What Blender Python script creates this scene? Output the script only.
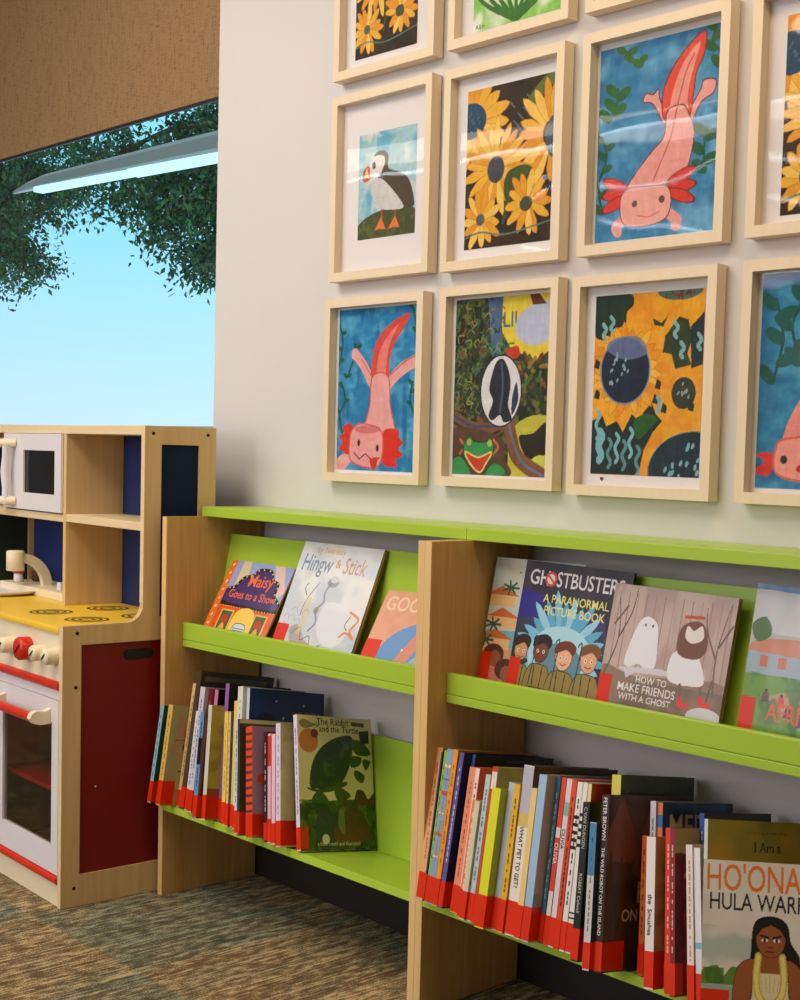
import bpy, math, random
import numpy as np
from mathutils import Vector, Matrix
rad = math.radians
sc = bpy.context.scene
for o in list(bpy.data.objects):
    bpy.data.objects.remove(o)

# ------------------------------------------------------------------ camera
cam_d = bpy.data.cameras.new('camera'); cam = bpy.data.objects.new('camera', cam_d)
sc.collection.objects.link(cam)
YAW, PITCH, ROLL = 0.7824, -0.0665, 0.0305
fwd = Vector((-math.sin(YAW)*math.cos(PITCH), math.cos(YAW)*math.cos(PITCH), math.sin(PITCH)))
rgt = fwd.cross(Vector((0, 0, 1))).normalized(); upv = rgt.cross(fwd)
rg = rgt*math.cos(ROLL) + upv*math.sin(ROLL); uu = upv*math.cos(ROLL) - rgt*math.sin(ROLL)
m = Matrix((rg, uu, -fwd)).transposed().to_4x4(); m.translation = Vector((3.0999, -2.1867, 1.15))
cam.matrix_world = m
cam_d.sensor_fit = 'VERTICAL'; cam_d.sensor_height = 24.0
cam_d.lens = 1385.97/1000*24.0
cam_d.shift_x = -103.46/1000; cam_d.shift_y = 51.97/1000
cam_d.clip_end = 200
sc.camera = cam
sc.view_settings.view_transform = 'Standard'; sc.view_settings.look = 'None'
sc.view_settings.gamma = 1; sc.view_settings.use_curve_mapping = False
sc.view_settings.exposure = 0.0
sc.cycles.use_denoising = True
sc.cycles.transparent_max_bounces = 12
sc.cycles.max_bounces = 8
sc.cycles.sample_clamp_indirect = 4.0

def lin(c):
    r = []
    for v in c[:3]:
        v = v/255.0
        r.append(v/12.92 if v <= 0.04045 else ((v+0.055)/1.055)**2.4)
    return tuple(r)
def L4(c): return lin(c) + (1.0,)

# ------------------------------------------------------------------ sky
w = bpy.data.worlds.new('sky'); sc.world = w; w.use_nodes = True
nt = w.node_tree; nt.nodes.clear()
tc = nt.nodes.new('ShaderNodeTexCoord'); sp = nt.nodes.new('ShaderNodeSeparateXYZ')
cr = nt.nodes.new('ShaderNodeValToRGB'); bg = nt.nodes.new('ShaderNodeBackground'); wo = nt.nodes.new('ShaderNodeOutputWorld')
cr.color_ramp.elements[0].position = 0.0; cr.color_ramp.elements[0].color = L4((212, 234, 255))
cr.color_ramp.elements[1].position = 0.16; cr.color_ramp.elements[1].color = L4((150, 226, 255))
nt.links.new(tc.outputs['Generated'], sp.inputs[0]); nt.links.new(sp.outputs['Z'], cr.inputs[0])
nt.links.new(cr.outputs[0], bg.inputs[0]); bg.inputs[1].default_value = 1.22
nt.links.new(bg.outputs[0], wo.inputs[0])

# ------------------------------------------------------------------ lights (ceiling panels and daylight of the opposite windows)
def area(name, loc, tgt, sx, sy, power, col):
    d = bpy.data.lights.new(name, 'AREA'); d.shape = 'RECTANGLE'; d.size = sx; d.size_y = sy
    d.energy = power; d.color = col
    o = bpy.data.objects.new(name, d); sc.collection.objects.link(o)
    o.location = loc; v = Vector(tgt)-Vector(loc)
    o.rotation_euler = v.to_track_quat('-Z', 'Y').to_euler()
    return o
area('ceiling_panel_light', (0.2, -1.75, 2.95), (0.5, -1.3, 0), 2.4, 0.5, 50, (1.0, 0.89, 0.74))
area('ceiling_panel_light', (2.0, -0.9, 2.95), (1.6, -0.3, 0), 0.8, 0.3, 13, (1.0, 0.72, 0.40))
area('ceiling_panel_light', (-2.4, -3.3, 2.95), (-2.3, -3.0, 0), 3.4, 0.8, 44, (1.0, 0.90, 0.80))
area('daylight', (-0.4, -5.7, 1.8), (-0.2, 0, 1.1), 3.0, 1.6, 76, (0.93, 0.86, 0.92))

# ------------------------------------------------------------------ helpers
def link(o, parent=None):
    sc.collection.objects.link(o)
    if parent is not None: o.parent = parent
    return o
def thing(name, label, cat, loc=(0, 0, 0), rz=0.0, group=None):
    o = bpy.data.objects.new(name, None); o.empty_display_size = 0.05
    sc.collection.objects.link(o); o.location = loc; o.rotation_euler = (0, 0, rz)
    o['label'] = label; o['category'] = cat
    if group: o['group'] = group
    return o
def tag(o, label, cat, group=None):
    o['label'] = label; o['category'] = cat
    if group: o['group'] = group
    return o

class MB:
    def __init__(s): s.v = []; s.f = []; s.mi = []; s.sm = []
    def add(s, V, F, mi=0, smooth=False):
        n = len(s.v); s.v += [tuple(p) for p in V]
        for f in F: s.f.append(tuple(n+i for i in f)); s.mi.append(mi); s.sm.append(smooth)
        return s
    def box(s, x0, x1, y0, y1, z0, z1, mi=0, bev=0.0):
        if bev <= 0:
            V = [(x, y, z) for x in (x0, x1) for y in (y0, y1) for z in (z0, z1)]
            return s.add(V, [(0,1,3,2), (4,6,7,5), (0,4,5,1), (2,3,7,6), (0,2,6,4), (1,5,7,3)], mi)
        import bmesh
        bm = bmesh.new()
        vs = [bm.verts.new((x, y, z)) for x in (x0, x1) for y in (y0, y1) for z in (z0, z1)]
        for f in [(0,1,3,2), (4,6,7,5), (0,4,5,1), (2,3,7,6), (0,2,6,4), (1,5,7,3)]: bm.faces.new([vs[i] for i in f])
        bmesh.ops.bevel(bm, geom=list(bm.edges), offset=bev, segments=2, profile=0.7, affect='EDGES', clamp_overlap=True)
        bm.verts.index_update()
        s.add([v.co[:] for v in bm.verts], [[v.index for v in f.verts] for f in bm.faces], mi); bm.free()
        return s
    def prism(s, pts, a0, a1, axis='x', mi=0):
        # pts 2D; axis x: (y,z); axis y: (x,z); axis z: (x,y)
        def P(p, a):
            return {'x': (a, p[0], p[1]), 'y': (p[0], a, p[1]), 'z': (p[0], p[1], a)}[axis]
        n = len(pts); V = [P(p, a0) for p in pts]+[P(p, a1) for p in pts]
        F = [tuple(range(n))[::-1], tuple(range(n, 2*n))]+[(i, (i+1) % n, n+(i+1) % n, n+i) for i in range(n)]
        return s.add(V, F, mi)
    def tube(s, path, r, n=10, mi=0, cap=True):
        path = [Vector(p) for p in path]; V = []; F = []
        rr = r if isinstance(r, (list, tuple)) else [r]*len(path)
        up = Vector((0, 0, 1)); prev = None
        for i, p in enumerate(path):
            d = (path[min(i+1, len(path)-1)]-path[max(i-1, 0)]).normalized()
            if prev is None:
                a = d.cross(up) if abs(d.dot(up)) < 0.95 else d.cross(Vector((1, 0, 0)))
            else: a = prev-d*prev.dot(d)
            a.normalize(); prev = a; b = d.cross(a)
            for k in range(n):
                t = 2*math.pi*k/n; V.append(p+(a*math.cos(t)+b*math.sin(t))*rr[i])
        for i in range(len(path)-1):
            for k in range(n): F.append((i*n+k, i*n+(k+1) % n, (i+1)*n+(k+1) % n, (i+1)*n+k))
        s.add(V, F, mi, True)
        if cap: s.add(V[:n], [tuple(range(n))[::-1]], mi); s.add(V[-n:], [tuple(range(n))], mi)
        return s
    def lathe(s, prof, c, n=28, mi=0, axis='z', smooth=True):
        V = []; F = []
        for r, h in prof:
            for k in range(n):
                t = 2*math.pi*k/n
                if axis == 'z': V.append((c[0]+r*math.cos(t), c[1]+r*math.sin(t), c[2]+h))
                else: V.append((c[0]+r*math.cos(t), c[1]-h, c[2]+r*math.sin(t)))
        for i in range(len(prof)-1):
            for k in range(n): F.append((i*n+k, i*n+(k+1) % n, (i+1)*n+(k+1) % n, (i+1)*n+k))
        F.append(tuple(range((len(prof)-1)*n, len(prof)*n))); F.append(tuple(range(n))[::-1])
        return s.add(V, F, mi, smooth)
    def build(s, name, mats, parent=None, kind=None):
        me = bpy.data.meshes.new(name); me.from_pydata(s.v, [], s.f)
        if not isinstance(mats, (list, tuple)): mats = [mats]
        for mm in mats: me.materials.append(mm)
        me.polygons.foreach_set('material_index', s.mi); me.polygons.foreach_set('use_smooth', s.sm)
        me.update()
        import bmesh
        bm = bmesh.new(); bm.from_mesh(me); bmesh.ops.recalc_face_normals(bm, faces=bm.faces); bm.to_mesh(me); bm.free()
        o = link(bpy.data.objects.new(name, me), parent)
        if kind: o['kind'] = kind
        return o

# ------------------------------------------------------------------ materials
def mat(name):
    mm = bpy.data.materials.new(name); mm.use_nodes = True; n = mm.node_tree; n.nodes.clear()
    o = n.nodes.new('ShaderNodeOutputMaterial'); return mm, n, o
def princ(name, col, rough=0.5, spec=0.5, noise=None, bump=None, coat=0.0, metal=0.0):
    """noise=(scale_xyz, amount, detail) colour variation; bump=(scale, strength)"""
    mm, n, o = mat(name); b = n.nodes.new('ShaderNodeBsdfPrincipled')
    b.inputs['Base Color'].default_value = L4(col); b.inputs['Roughness'].default_value = rough
    b.inputs['Specular IOR Level'].default_value = spec; b.inputs['Coat Weight'].default_value = coat
    b.inputs['Metallic'].default_value = metal
    n.links.new(b.outputs[0], o.inputs[0])
    if noise or bump:
        tcn = n.nodes.new('ShaderNodeTexCoord')
    if noise:
        mp = n.nodes.new('ShaderNodeMapping'); mp.inputs['Scale'].default_value = noise[0]
        nz = n.nodes.new('ShaderNodeTexNoise'); nz.inputs['Scale'].default_value = 1.0; nz.inputs['Detail'].default_value = noise[2]
        n.links.new(tcn.outputs['Object'], mp.inputs[0]); n.links.new(mp.outputs[0], nz.inputs[0])
        rp = n.nodes.new('ShaderNodeValToRGB'); a = noise[1]
        c = lin(col); rp.color_ramp.elements[0].position = 0.3; rp.color_ramp.elements[1].position = 0.7
        rp.color_ramp.elements[0].color = tuple(v*(1-a) for v in c)+(1,)
        rp.color_ramp.elements[1].color = tuple(min(1, v*(1+a*0.8)) for v in c)+(1,)
        n.links.new(nz.outputs[0], rp.inputs[0]); n.links.new(rp.outputs[0], b.inputs['Base Color'])
    if bump:
        nb = n.nodes.new('ShaderNodeTexNoise'); nb.inputs['Scale'].default_value = bump[0]; nb.inputs['Detail'].default_value = 3
        bp = n.nodes.new('ShaderNodeBump'); bp.inputs['Strength'].default_value = bump[1]; bp.inputs['Distance'].default_value = 0.002
        n.links.new(tcn.outputs['Object'], nb.inputs[0]); n.links.new(nb.outputs[0], bp.inputs['Height'])
        n.links.new(bp.outputs[0], b.inputs['Normal'])
    return mm
def wood(name, col, col2, axis='z', rough=0.42, s=1.0):
    mm, n, o = mat(name); b = n.nodes.new('ShaderNodeBsdfPrincipled'); b.inputs['Roughness'].default_value = rough
    b.inputs['Specular IOR Level'].default_value = 0.35
    t = n.nodes.new('ShaderNodeTexCoord'); mp = n.nodes.new('ShaderNodeMapping')
    big, small = 55*s, 2.2*s
    mp.inputs['Scale'].default_value = {'x': (small, big, big), 'y': (big, small, big), 'z': (big, big, small)}[axis]
    nz = n.nodes.new('ShaderNodeTexNoise'); nz.inputs['Scale'].default_value = 1; nz.inputs['Detail'].default_value = 6; nz.inputs['Roughness'].default_value = 0.6
    n2 = n.nodes.new('ShaderNodeTexNoise'); n2.inputs['Scale'].default_value = 0.09; n2.inputs['Detail'].default_value = 2
    ad = n.nodes.new('ShaderNodeMath'); ad.operation = 'ADD'; ml = n.nodes.new('ShaderNodeMath'); ml.operation = 'MULTIPLY'; ml.inputs[1].default_value = 0.6
    rp = n.nodes.new('ShaderNodeValToRGB'); rp.color_ramp.elements[0].position = 0.55; rp.color_ramp.elements[1].position = 1.02
    rp.color_ramp.elements[0].color = L4(col2); rp.color_ramp.elements[1].color = L4(col)
    n.links.new(t.outputs['Object'], mp.inputs[0]); n.links.new(mp.outputs[0], nz.inputs[0]); n.links.new(mp.outputs[0], n2.inputs[0])
    n.links.new(n2.outputs[0], ml.inputs[0]); n.links.new(nz.outputs[0], ad.inputs[0]); n.links.new(ml.outputs[0], ad.inputs[1])
    n.links.new(ad.outputs[0], rp.inputs[0]); n.links.new(rp.outputs[0], b.inputs['Base Color']); n.links.new(b.outputs[0], o.inputs[0])
    return mm
def pane(name, tint, bump=None, rough=0.0, ior=1.5, thick=1.0):
    mm, n, o = mat(name); tr = n.nodes.new('ShaderNodeBsdfTransparent'); gl = n.nodes.new('ShaderNodeBsdfGlossy')
    tr.inputs[0].default_value = tuple(tint)+(1,); gl.inputs['Roughness'].default_value = rough
    fr = n.nodes.new('ShaderNodeFresnel'); fr.inputs['IOR'].default_value = ior; mx = n.nodes.new('ShaderNodeMixShader')
    ge = n.nodes.new('ShaderNodeNewGeometry'); iv = n.nodes.new('ShaderNodeMath'); iv.operation = 'SUBTRACT'; iv.inputs[0].default_value = 1.0
    pr_ = n.nodes.new('ShaderNodeMath'); pr_.operation = 'MULTIPLY'; pr_.use_clamp = True
    n.links.new(ge.outputs['Backfacing'], iv.inputs[1]); n.links.new(fr.outputs[0], pr_.inputs[0]); n.links.new(iv.outputs[0], pr_.inputs[1])
    n.links.new(pr_.outputs[0], mx.inputs[0]); n.links.new(tr.outputs[0], mx.inputs[1]); n.links.new(gl.outputs[0], mx.inputs[2])
    n.links.new(mx.outputs[0], o.inputs[0])
    if bump:
        t = n.nodes.new('ShaderNodeTexCoord'); mp = n.nodes.new('ShaderNodeMapping'); mp.inputs['Scale'].default_value = bump[0]
        nz = n.nodes.new('ShaderNodeTexNoise'); nz.inputs['Scale'].default_value = 1; nz.inputs['Detail'].default_value = 0.4
        bp = n.nodes.new('ShaderNodeBump'); bp.inputs['Strength'].default_value = 1.0; bp.inputs['Distance'].default_value = bump[1]
        n.links.new(t.outputs['Object'], mp.inputs[0]); n.links.new(mp.outputs[0], nz.inputs[0]); n.links.new(nz.outputs[0], bp.inputs['Height'])
        n.links.new(bp.outputs[0], gl.inputs['Normal']); n.links.new(bp.outputs[0], fr.inputs['Normal'])
    return mm
def emit(name, col, st):
    mm, n, o = mat(name); e = n.nodes.new('ShaderNodeEmission'); e.inputs[0].default_value = L4(col); e.inputs[1].default_value = st
    n.links.new(e.outputs[0], o.inputs[0]); return mm
def vcol(name, rough, coat, noise=0.0):
    mm, n, o = mat(name); b = n.nodes.new('ShaderNodeBsdfPrincipled'); b.inputs['Roughness'].default_value = rough; b.inputs['Coat Weight'].default_value = coat
    b.inputs['Coat Roughness'].default_value = 0.12; b.inputs['Specular IOR Level'].default_value = 0.4
    a = n.nodes.new('ShaderNodeAttribute'); a.attribute_name = 'Col'
    n.links.new(a.outputs['Color'], b.inputs['Base Color']); n.links.new(b.outputs[0], o.inputs[0])
    if coat > 0:
        t = n.nodes.new('ShaderNodeTexCoord'); nz = n.nodes.new('ShaderNodeTexNoise'); nz.inputs['Scale'].default_value = 14; nz.inputs['Detail'].default_value = 1
        bp = n.nodes.new('ShaderNodeBump'); bp.inputs['Strength'].default_value = 0.5; bp.inputs['Distance'].default_value = 0.004
        n.links.new(t.outputs['Object'], nz.inputs[0]); n.links.new(nz.outputs[0], bp.inputs['Height']); n.links.new(bp.outputs[0], b.inputs['Coat Normal'])
    return mm

M = {}
M['wall'] = princ('wall_paint', (212, 208, 207), 0.75, 0.3, bump=(220, 0.15))
M['ceil'] = princ('ceiling_paint', (225, 222, 215), 0.9)
M['base'] = princ('rubber_base', (34, 30, 27), 0.5)
M['maple'] = wood('maple_laminate', (214, 168, 104), (192, 142, 80), 'z', 0.42, 2.2)
M['maple_edge'] = wood('maple_edge', (236, 200, 140), (222, 182, 120), 'z')
M['birch'] = wood('birch', (222, 190, 140), (204, 168, 114), 'z', 0.38, 0.7)
M['birch_x'] = wood('birch_x', (236, 214, 174), (226, 198, 152), 'x', 0.38, 0.7)
M['frame'] = wood('frame_wood', (232, 214, 188), (228, 208, 178), 'z', 0.45, 0.8)
M['green'] = princ('green_laminate', (170, 204, 62), 0.32, 0.45, bump=(90, 0.04))
M['white'] = princ('white_paint', (226, 222, 226), 0.4)
M['cream'] = princ('cream_paint', (236, 222, 190), 0.45)
M['red'] = princ('red_paint', (205, 38, 14), 0.3)
M['redpanel'] = princ('red_panel', (122, 10, 12), 0.45)
M['yellow'] = princ('yellow_counter', (248, 204, 58), 0.35)
M['blue'] = princ('blue_panel', (14, 44, 104), 0.5)
M['navy'] = princ('navy_panel', (14, 34, 60), 0.7, 0.15)
M['dkgreen'] = princ('dark_green_panel', (10, 36, 26), 0.5)
M['black'] = princ('black_plastic', (12, 12, 12), 0.5)
M['cavity'] = princ('dark_cavity', (84, 58, 40), 0.7)
M['screw'] = princ('screw_metal', (60, 48, 36), 0.35, metal=0.8)
M['blind'] = None
M['leaf'] = princ('leaf', (28, 66, 24), 0.55, noise=((3, 3, 3), 0.35, 2))
M['leaf2'] = princ('leaf_yellowish', (50, 96, 34), 0.55, noise=((3, 3, 3), 0.35, 2))
M['bark'] = princ('bark', (58, 44, 34), 0.9, noise=((8, 8, 2), 0.4, 4))
M['grey_metal'] = princ('grey_metal', (150, 156, 156), 0.4)
M['lamp_grey'] = princ('lamp_housing_grey', (196, 204, 202), 0.4)
M['outlamp'] = emit('outdoor_diffuser', (196, 244, 255), 1.5)
M['diffuser'] = emit('lamp_diffuser', (226, 244, 255), 14)
M['glass'] = pane('window_glass', (0.94, 0.99, 0.985), None, 0.0, 1.5)
M['acrylic'] = pane('acrylic_glazing', (0.97, 0.97, 0.97), ((2.0, 2.0, 3.4), 0.02), 0.035, 1.45)
M['tintglass'] = pane('dark_acrylic', (0.10, 0.10, 0.09), None, 0.02, 1.45)
M['ovenglass'] = pane('oven_acrylic', (0.80, 0.76, 0.72), None, 0.02, 1.45)
M['paper'] = princ('white_mat_board', (240, 236, 238), 0.8)
M['pages'] = princ('page_edges', (222, 208, 176), 0.8, noise=((400, 400, 3), 0.12, 2))
M['book'] = vcol('printed_cover', 0.38, 0.35)
M['art'] = vcol('painted_paper', 0.8, 0.0)
# translucent red label tape
mm, n, o = mat('red_label_tape'); b = n.nodes.new('ShaderNodeBsdfPrincipled'); b.inputs['Base Color'].default_value = L4((236, 54, 18)); b.inputs['Roughness'].default_value = 0.3
tr = n.nodes.new('ShaderNodeBsdfTransparent'); tr.inputs[0].default_value = (0.9, 0.06, 0.03, 1); mx = n.nodes.new('ShaderNodeMixShader'); mx.inputs[0].default_value = 0.8
n.links.new(tr.outputs[0], mx.inputs[1]); n.links.new(b.outputs[0], mx.inputs[2]); n.links.new(mx.outputs[0], o.inputs[0]); M['tape'] = mm
# woven roller blind
mm, n, o = mat('woven_blind'); b = n.nodes.new('ShaderNodeBsdfPrincipled'); b.inputs['Roughness'].default_value = 0.9
t = n.nodes.new('ShaderNodeTexCoord'); rp = n.nodes.new('ShaderNodeValToRGB')
mp = n.nodes.new('ShaderNodeMapping'); mp.inputs['Scale'].default_value = (420, 420, 22); nz = n.nodes.new('ShaderNodeTexNoise'); nz.inputs['Scale'].default_value = 1; nz.inputs['Detail'].default_value = 3
mp2 = n.nodes.new('ShaderNodeMapping'); mp2.inputs['Scale'].default_value = (30, 30, 420); nz2 = n.nodes.new('ShaderNodeTexNoise'); nz2.inputs['Scale'].default_value = 1
ad = n.nodes.new('ShaderNodeMath'); ad.operation = 'ADD'
n.links.new(t.outputs['Object'], mp.inputs[0]); n.links.new(mp.outputs[0], nz.inputs[0]); n.links.new(t.outputs['Object'], mp2.inputs[0]); n.links.new(mp2.outputs[0], nz2.inputs[0])
n.links.new(nz.outputs[0], ad.inputs[0]); n.links.new(nz2.outputs[0], ad.inputs[1]); n.links.new(ad.outputs[0], rp.inputs[0])
rp.color_ramp.elements[0].position = 0.7; rp.color_ramp.elements[1].position = 1.3
rp.color_ramp.elements[0].color = L4((98, 74, 48)); rp.color_ramp.elements[1].color = L4((148, 116, 78))
n.links.new(rp.outputs[0], b.inputs['Base Color']); n.links.new(b.outputs[0], o.inputs[0]); M['blind'] = mm
# carpet tiles
mm, n, o = mat('carpet_tiles'); b = n.nodes.new('ShaderNodeBsdfPrincipled'); b.inputs['Roughness'].default_value = 1.0; b.inputs['Specular IOR Level'].default_value = 0.1
t = n.nodes.new('ShaderNodeTexCoord')
def noise(scale, det=2.0, rough=0.5):
    mp = n.nodes.new('ShaderNodeMapping'); mp.inputs['Scale'].default_value = scale; nz = n.nodes.new('ShaderNodeTexNoise')
    nz.inputs['Scale'].default_value = 1; nz.inputs['Detail'].default_value = det; nz.inputs['Roughness'].default_value = rough
    n.links.new(t.outputs['Object'], mp.inputs[0]); n.links.new(mp.outputs[0], nz.inputs[0]); return nz.outputs[0]
def mth(op, a, b_=None):
    x = n.nodes.new('ShaderNodeMath'); x.operation = op
    for i, v in enumerate((a, b_)):
        if v is None: continue
        if isinstance(v, (int, float)): x.inputs[i].default_value = v
        else: n.links.new(v, x.inputs[i])
    return x.outputs[0]
def ramp(f, stops):
    r = n.nodes.new('ShaderNodeValToRGB'); e = r.color_ramp.elements
    e[0].position, e[0].color = stops[0][0], L4(stops[0][1]); e[1].position, e[1].color = stops[-1][0], L4(stops[-1][1])
    for p_, c_ in stops[1:-1]:
        q = e.new(p_); q.color = L4(c_)
    n.links.new(f, r.inputs[0]); return r.outputs[0]
stripe = noise((150, 7.0, 1), 2, 0.6); band = noise((24, 1.2, 1), 1); pile = noise((330, 260, 1), 2, 0.8); blot = noise((60, 26, 1), 2)
f = mth('ADD', mth('MULTIPLY', stripe, 0.50), mth('ADD', mth('MULTIPLY', pile, 0.67), mth('ADD', mth('MULTIPLY', band, 0.18), mth('MULTIPLY', blot, 0.45))))
brown = ramp(f, [(0.62, (66, 52, 38)), (0.90, (120, 98, 70)), (1.2, (206, 178, 132))])
greenc = ramp(f, [(0.62, (48, 52, 42)), (0.90, (88, 90, 72)), (1.2, (158, 158, 132))])
ck = n.nodes.new('ShaderNodeTexChecker'); ck.inputs['Scale'].default_value = 1.0
mp = n.nodes.new('ShaderNodeMapping'); mp.inputs['Location'].default_value = (-0.45*2, 0.62*2, 0.25); mp.inputs['Scale'].default_value = (2, 2, 0)
n.links.new(t.outputs['Object'], mp.inputs[0]); n.links.new(mp.outputs[0], ck.inputs[0])
big = noise((9, 5.0, 1), 2); sel = mth('ADD', mth('ADD', mth('MULTIPLY', ck.outputs['Fac'], 0.62), 0.19), mth('MULTIPLY', mth('SUBTRACT', big, 0.5), 1.5)); 
cl = n.nodes.new('ShaderNodeClamp'); n.links.new(sel, cl.inputs[0])
mxc = n.nodes.new('ShaderNodeMix'); mxc.data_type = 'RGBA'; n.links.new(cl.outputs[0], mxc.inputs['Factor'])
n.links.new(brown, mxc.inputs['A']); n.links.new(greenc, mxc.inputs['B']); n.links.new(mxc.outputs['Result'], b.inputs['Base Color'])
bp = n.nodes.new('ShaderNodeBump'); bp.inputs['Strength'].default_value = 0.9; bp.inputs['Distance'].default_value = 0.004
n.links.new(f, bp.inputs['Height']); n.links.new(bp.outputs[0], b.inputs['Normal']); n.links.new(b.outputs[0], o.inputs[0]); M['carpet'] = mm

# ------------------------------------------------------------------ room shell
XL, XR, YF, ZC = -7.0, 5.2, -6.0, 3.0
WX0, WX1, WZ0, WZ1 = -5.2, -0.2365, 1.20, 2.75
MB().box(XL, XR, YF, 0.0, -0.1, 0.0).build('floor', M['carpet'], kind='structure')
MB().box(XL-.1, XR+.1, YF-.1, 0.2, ZC, ZC+.1).build('ceiling', M['ceil'], kind='structure')
wb = MB(); wb.box(WX1, XR, 0, .2, 0, ZC); wb.box(XL, WX0, 0, .2, 0, ZC); wb.box(WX0, WX1, 0, .2, 0, WZ0); wb.box(WX0, WX1, 0, .2, WZ1, ZC)
wb.build('wall_back', M['wall'], kind='structure')
MB().box(XL-.1, XL, YF, .2, 0, ZC).build('wall_left', M['wall'], kind='structure')
MB().box(XR, XR+.1, YF, .2, 0, ZC).build('wall_right', M['wall'], kind='structure')
MB().box(XL, XR, YF-.1, YF, 0, ZC).build('wall_front', M['wall'], kind='structure')
MB().box(XL, XR, -.008, 0, 0, .1, bev=.002).build('baseboard_back', M['base'], kind='structure')
wf = MB(); wf.box(WX0, WX1, .05, .13, WZ0, WZ0+.02); wf.box(WX0, WX1, .05, .13, WZ1-.05, WZ1); wf.box(WX0, WX0+.05, .05, .13, WZ0, WZ1)
wo_ = wf.build('window_1', M['grey_metal'], kind='structure')
MB().box(WX0+.05, WX1, .085, .091, WZ0+.02, WZ1-.05).build('pane', M['glass'], wo_)
MB().box(WX0, WX1, .0, .05, WZ0, WZ0+.012).build('sill', M['white'], wo_)
bl = thing('roller_blind', 'brown woven roller blind half lowered over the window', 'blind', ((WX0+WX1)/2, .045, 2.146))
hw = (WX1-WX0)/2-.004
MB().box(-hw, hw, -.0008, .0008, .02, .62).build('fabric', M['blind'], bl)
hm = MB(); hm.box(-hw, hw, -.003, .003, .0, .034, bev=.002); hm.build('hem', M['blind'], bl)
hb = MB().box(-hw, hw, -.004, .004, -.010, .0, bev=.002).build('hem_bar', M['black'], bl); hb['label'] = 'thin black bar along the lower hem'
rl = MB().tube([(-hw, 0, .585), (hw, 0, .585)], .024, 14).build('roller', M['grey_metal'], bl)
# two unseen linear pendants, kept so their strips streak the acrylic picture panes
for k, (x0, x1, y, z) in enumerate([(-5.0, .6, -3.1, 2.80), (-4.0, 3.0, -4.9, 2.80)]):
    t_ = thing('linear_pendant', ['long grey linear pendant light nearer the window wall', 'long grey linear pendant light further from the window wall'][k], 'pendant light', ((x0+x1)/2, y, z))
    h_ = (x1-x0)/2
    MB().prism([(-.05, 0), (.05, 0), (.05, .05), (.03, .10), (-.03, .10), (-.05, .05)], -h_, h_, 'x').build('housing', M['grey_metal'], t_)
    MB().box(-h_+.25, h_-.02, -.035, .035, -.006, .0).build('diffuser', M['diffuser'], t_)
    for xx in (-h_+.5, 0, h_-.5): MB().tube([(xx, 0, .1), (xx, 0, ZC-z)], .003, 6).build('cable', M['grey_metal'], t_)

# eave outside with a long linear lamp below it
MB().box(XL, 1.5, .2, 1.34, 3.0, 3.12).build('trim_1', M['ceil'], kind='structure')
ol = thing('outdoor_linear_lamp', 'long grey linear lamp with a bright cyan underside hanging outside the window', 'lamp', (-2.2, 1.08, 2.375), .085)
sec = lambda k: [(-.045*k, .02*k), (-.03*k, .006*k), (.03*k, .006*k), (.045*k, .02*k), (.045*k, .075*k), (.02*k, .10*k), (-.02*k, .10*k), (-.045*k, .075*k)]
hm_ = MB(); st_ = [(-1.30, .12), (-1.16, .42), (-1.0, .62), (.3, 1.0), (1.7, 1.1)]
hm_.add([(x, y, z) for x, k in st_ for y, z in sec(k)], [(8*i+q_, 8*i+(q_+1) % 8, 8*i+8+(q_+1) % 8, 8*i+8+q_) for i in range(4) for q_ in range(8)]+[tuple(range(8))[::-1], tuple(range(32, 40))])
hm_.build('housing', M['lamp_grey'], ol)
MB().box(-1.08, -.32, -.026, .024, -.016, .008).box(-.314, 1.68, -.032, .028, -.020, .008).build('diffuser', M['outlamp'], ol)
for xx in (-.7, .2, 1.5): MB().tube([(xx, 0, .07), (xx, 0, .62)], .003, 6).build('rod', M['base'], ol)

# ------------------------------------------------------------------ bookcases
T0 = rad(9.5); PT = 0.0203; D = 0.3016; HP = 0.9796; UG = 1.0004
def bookcase(x, label, cat='bookcase'):
    t = thing('bookcase', label, cat, (x, 0, 0), 0, 'low display bookcases along the wall')
    for xx in (0, UG-PT):
        p = MB().box(xx+.0003, xx+PT-.0003, -D+.002, -.012, 0.001, HP, 0).build('side_panel', [M['maple']], t)
        e = MB().box(xx+.0003, xx+PT-.0003, -D, -D+.002, 0.001, HP, bev=.0007).build('edge_band', [M['maple_edge']], p); e['label'] = 'paler front edge strip'
    x0, x1 = PT, UG-PT
    MB().box(0.0008, UG-.0008, -.1858, -.003, HP+.0005, HP+.0255, bev=.002).build('top_shelf', M['green'], t)
    # display board leaning back, its tray and raised lip
    b0 = (-.156, .664); L = .274; a = rad(10.3)
    q = lambda u, v: (b0[0]+u*math.sin(a)+v*math.cos(a), b0[1]+u*math.cos(a)-v*math.sin(a))
    MB().prism([q(0, 0), q(L, 0), q(L, .016), q(0, .016)], x0+.0005, x1-.0005, 'x').build('display_board', M['green'], t)
    MB().box(x0+.0005, x1-.0005, -.236, -.137, .646, .664).build('display_tray', M['green'], t)
    MB().box(x0+.0005, x1-.0005, -.2505, -.2365, .664, .7077, bev=.003).build('lip', M['green'], t)
    s2 = MB().box(x0+.0005, x1-.0005, -.2505, -.2365, .646, .6635, bev=.002).build('lip_base', M['green'], t)
    # tilted bottom shelf and its upright back
    P_ = lambda yo, up: (-.302+yo*math.cos(T0)+up*math.sin(T0), .245-yo*math.sin(T0)+up*math.cos(T0))
    MB().prism([P_(0.003, 0), P_(.252, 0), P_(.252, -.018), P_(0.003, -.018)], x0+.0005, x1-.0005, 'x').build('bottom_shelf', M['green'], t)
    MB().prism([P_(.238, .0005), P_(.238, .268), P_(.252, .268), P_(.252, .0005)], x0+.0005, x1-.0005, 'x').build('bottom_back', M['green'], t)
    return t
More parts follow.
